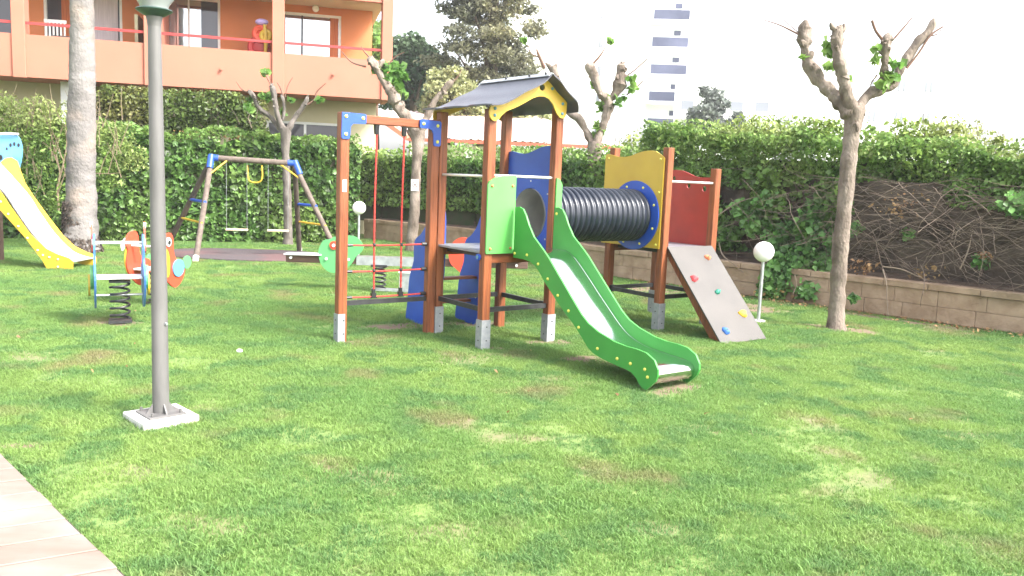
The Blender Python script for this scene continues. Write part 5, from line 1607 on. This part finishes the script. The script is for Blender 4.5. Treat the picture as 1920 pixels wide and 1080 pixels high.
# grey far tree
bs = at(1330, 330, 55); bs.z = 0
bl = [(tuple(at(x, y, 55+rnd.uniform(-1, 1))), (r, r, r*1.0), int(n)) for x, y, r, n in ((1330, 215, 1.0, 700), (1338, 185, .7, 380), (1325, 245, 1.1, 700), (1305, 235, .9, 420), (1355, 250, .9, 420), (1380, 225, .6, 180), (1388, 240, .5, 160), (1300, 215, .5, 160), (1360, 195, .45, 120), (1320, 170, .4, 100))]
crown_tree('grey_tree', 'washed out grey green tree in front of the lower white apartment block', tuple(bs), 4.8, .25, bl, .26, L_GREY)

# ------------------------------------------------------------------ grass
def make_tuft(i):
    r_ = np.random.default_rng(100+i)
    V, Fc = [], []
    nb = 20
    for k in range(nb):
        a = r_.uniform(0, 2*PI); rad = abs(r_.normal())*.034
        x, y = rad*math.cos(a), rad*math.sin(a)
        h = r_.uniform(.009, .024)*(1.35 if i > 7 else 1); w = r_.uniform(.0016, .0032)
        da = r_.uniform(0, 2*PI); ln = r_.uniform(.3, 1.6)*h
        dx, dy = math.cos(da)*ln, math.sin(da)*ln
        fa = r_.uniform(0, 2*PI); wx, wy = math.cos(fa)*w, math.sin(fa)*w
        b = len(V)
        V += [(x-wx, y-wy, -.008), (x+wx, y+wy, -.008), (x+dx*.35+wx*.7, y+dy*.35+wy*.7, h*.6), (x+dx*.35-wx*.7, y+dy*.35-wy*.7, h*.6), (x+dx, y+dy, h)]
        Fc += [(b, b+1, b+2), (b, b+2, b+3), (b+3, b+2, b+4)]
    return np.array(V), np.array(Fc)


def grass_mat():
    m = bpy.data.materials.new('grass_blade'); m.use_nodes = True
    n, l = m.node_tree.nodes, m.node_tree.links
    b = n['Principled BSDF']; b.inputs['Roughness'].default_value = .55; b.inputs['Specular IOR Level'].default_value = .3
    g_ = n.new('ShaderNodeNewGeometry')
    def ns(scale, det=3):
        t = n.new('ShaderNodeTexNoise'); t.inputs['Scale'].default_value = scale; t.inputs['Detail'].default_value = det; l.new(g_.outputs['Position'], t.inputs[0]); return t.outputs['Fac']
    def rmp(v, lo, hi, a=0., c=1.):
        r_ = n.new('ShaderNodeMapRange'); r_.inputs['From Min'].default_value = lo; r_.inputs['From Max'].default_value = hi; r_.inputs['To Min'].default_value = a; r_.inputs['To Max'].default_value = c; l.new(v, r_.inputs['Value']); return r_.outputs[0]
    def mx(fac, A, B):
        x = n.new('ShaderNodeMix'); x.data_type = 'RGBA'; l.new(fac, x.inputs['Factor'])
        for s_, v in (('A', A), ('B', B)):
            if isinstance(v, tuple): x.inputs[s_].default_value = (*v, 1)
            else: l.new(v, x.inputs[s_])
        return x.outputs['Result']
    c1 = mx(rmp(ns(.55), .38, .62), (.145, .265, .078), (.225, .33, .092))
    c2 = mx(rmp(ns(2.3, 5), .48, .60), c1, (.125, .235, .078))
    c3 = mx(rmp(ns(4.7, 5), .56, .78), c2, (.215, .31, .09))
    c4 = mx(rmp(ns(1.25, 6), .57, .70, 0, .8), c3, (.27, .235, .12))
    rv = n.new('ShaderNodeMath'); rv.operation = 'GREATER_THAN'; rv.inputs[1].default_value = .965; l.new(g_.outputs['Random Per Island'], rv.inputs[0])
    c5 = mx(rv.outputs[0], c4, (.36, .35, .18))
    h = n.new('ShaderNodeHueSaturation'); l.new(c5, h.inputs['Color']); l.new(rmp(g_.outputs['Random Per Island'], 0, 1, .82, 1.18), h.inputs['Value'])
    l.new(h.outputs[0], b.inputs['Base Color'])
    tr = n.new('ShaderNodeBsdfTranslucent'); l.new(h.outputs[0], tr.inputs[0])
    ms = n.new('ShaderNodeMixShader'); ms.inputs[0].default_value = .45
    l.new(b.outputs[0], ms.inputs[1]); l.new(tr.outputs[0], ms.inputs[2]); l.new(ms.outputs[0], n['Material Output'].inputs[0])
    return m


GM = grass_mat()
protos = []
pcol = bpy.data.collections.new('grass_tufts')
for i in range(10):
    v, f = make_tuft(i)
    me = bpy.data.meshes.new('grass_tuft'); me.from_pydata(v.tolist(), [], f.tolist()); me.materials.append(GM)
    o = bpy.data.objects.new('grass_tuft', me); pcol.objects.link(o); protos.append(o)
# scatter in the part of the lawn the photo shows, thinning with distance
N0 = 420000
yy = 2.2+(20.8-2.2)*rng.random(N0)**1.0
xx = (rng.random(N0)*2-1)*(.72*yy+1.2)
dens = np.clip((5.2/np.maximum(yy, 3.2))**1.0, 0, 1)*np.clip(yy/12, .25, 1)*1.5
keep = rng.random(N0) < np.clip(dens, 0, 1)
# outside the wall, on the path, on the mat and thinned on bare soil
keep &= ~(((xx+yy) > 15.85) & (xx > 1.0))
keep &= ~((xx <= 1.8) & (xx > -3.7) & (yy > 14.1+(1.8-xx)*1.30))
keep &= ~((xx <= -3.5) & (yy > 18.2+(xx+4.7)*.345+.05))
nrmx, nrmy = -ed.y, ed.x
side = (xx-e0.x)*nrmx+(yy-e0.y)*nrmy
keep &= ~((side < -.012+.016*np.sin(yy*37)+.008*np.sin(yy*91)) & (yy < 5.6) & (xx < -.4))
keep &= ~((((xx+4.7)/1.62)**2+((yy-15.15)/.98)**2) < 1)
keep &= ~((np.abs(xx+2.185)+np.abs(yy-5.15)) < .25)
xx, yy = xx[keep], yy[keep]
wr = np.array([worn_at(x, y) for x, y in zip(xx, yy)])
k1 = rng.random(len(xx)) > wr*.93
xx, yy = xx[k1], yy[k1]
# thin, worn areas
sel = np.array([noise.noise(Vector((x*1.25, y*1.25, 2.2))) for x, y in zip(xx, yy)])
k2 = ~((sel > .33) & (rng.random(len(xx)) < .55))
xx, yy, sel = xx[k2], yy[k2], sel[k2]
hgt = np.array([noise.noise(Vector((x*2.1, y*2.1, 9.1))) for x, y in zip(xx, yy)])
scl = (.92+.30*np.clip(hgt*1.6+.25, 0, 1)-.3*np.clip(sel, 0, 1))*(1+.15*rng.normal(size=len(xx))).clip(.6, 1.5)*(1+.035*np.maximum(0, yy-5))
print('tufts', len(xx))
gm = bpy.data.meshes.new('grass')
gm.vertices.add(len(xx))
zz = np.array([gz(x, y) for x, y in zip(xx, yy)])
gm.vertices.foreach_set('co', np.stack([xx, yy, zz], 1).astype(np.float32).ravel())
at_ = gm.attributes.new('scl', 'FLOAT', 'POINT'); at_.data.foreach_set('value', scl.astype(np.float32))
at_ = gm.attributes.new('rotz', 'FLOAT', 'POINT'); at_.data.foreach_set('value', (rng.random(len(xx))*6.283).astype(np.float32))
at_ = gm.attributes.new('pick', 'INT', 'POINT'); at_.data.foreach_set('value', rng.integers(0, 10, len(xx)).astype(np.int32))
grass = link('grass', gm, None, 'stuff')
tag(grass, 'short patchy green lawn grass over the whole play area', 'grass')
ng = bpy.data.node_groups.new('scatter_tufts', 'GeometryNodeTree')
ng.interface.new_socket('Geometry', in_out='INPUT', socket_type='NodeSocketGeometry')
ng.interface.new_socket('Geometry', in_out='OUTPUT', socket_type='NodeSocketGeometry')
N_, Lk = ng.nodes, ng.links
gi, go = N_.new('NodeGroupInput'), N_.new('NodeGroupOutput')
ci_ = N_.new('GeometryNodeCollectionInfo'); ci_.inputs['Collection'].default_value = pcol; ci_.inputs['Separate Children'].default_value = True
ci_.transform_space = 'ORIGINAL'
m2p = N_.new('GeometryNodeMeshToPoints')
iop = N_.new('GeometryNodeInstanceOnPoints'); iop.inputs['Pick Instance'].default_value = True
def named(nm, ty):
    a = N_.new('GeometryNodeInputNamedAttribute'); a.data_type = ty; a.inputs['Name'].default_value = nm; return a.outputs['Attribute']
cx_ = N_.new('ShaderNodeCombineXYZ'); Lk.new(named('rotz', 'FLOAT'), cx_.inputs['Z'])
Lk.new(gi.outputs[0], m2p.inputs['Mesh']); Lk.new(m2p.outputs[0], iop.inputs['Points']); Lk.new(ci_.outputs[0], iop.inputs['Instance'])
Lk.new(named('pick', 'INT'), iop.inputs['Instance Index'])
Lk.new(cx_.outputs[0], iop.inputs['Rotation']); Lk.new(named('scl', 'FLOAT'), iop.inputs['Scale'])
Lk.new(iop.outputs[0], go.inputs[0])
grass.modifiers.new('scatter', 'NODES').node_group = ng

# small white stone on the lawn
mb = MB(); mb.ball((-2.33, 7.11, .02), .028, 10, 6, (1, .8, .6)); tag(mb.obj('stone', M['white'], smooth=True), 'small white stone lying alone on the lawn', 'stone')

# ------------------------------------------------------------------ thin volume added as a veil for the overexposed, milky look
mb = MB(); mb.box((0, 75, 19.2), (300, 170, 41.0))
hz = bpy.data.materials.new('exposure_veil'); hz.use_nodes = True
hz.node_tree.nodes.remove(hz.node_tree.nodes['Principled BSDF'])
pv_ = hz.node_tree.nodes.new('ShaderNodeVolumePrincipled')
pv_.inputs['Density'].default_value = .0008
pv_.inputs['Color'].default_value = (.96, .97, 1, 1)
hz.node_tree.links.new(pv_.outputs[0], hz.node_tree.nodes['Material Output'].inputs['Volume'])
mb.obj('exposure_veil', hz, kind='stuff')

# litter of dry leaves along the wall foot and thinly over the lawn
n = 420
t = rng.random(n)
x = 1.9+t*4.6; y = 15.75-x-np.abs(rng.normal(size=n))*.30
xs2 = rng.uniform(-5, 5, 40); ys2 = rng.uniform(5.5, 14, 40)
ok = (xs2+ys2) < 15.2
P = np.stack([np.concatenate([x, xs2[ok]]), np.concatenate([y, ys2[ok]]), np.full(n+ok.sum(), .022)], 1)
P[:, 2] += rng.random(len(P))*.012
fl2 = leaves('fallen_leaves', P, .034, L_DRY, None, nrm=np.array([[0, 0, 1.]]), spread=.5, aspect=.7)
tag(fl2, 'dry brown leaves scattered along the foot of the stone wall and over the lawn', 'leaves')
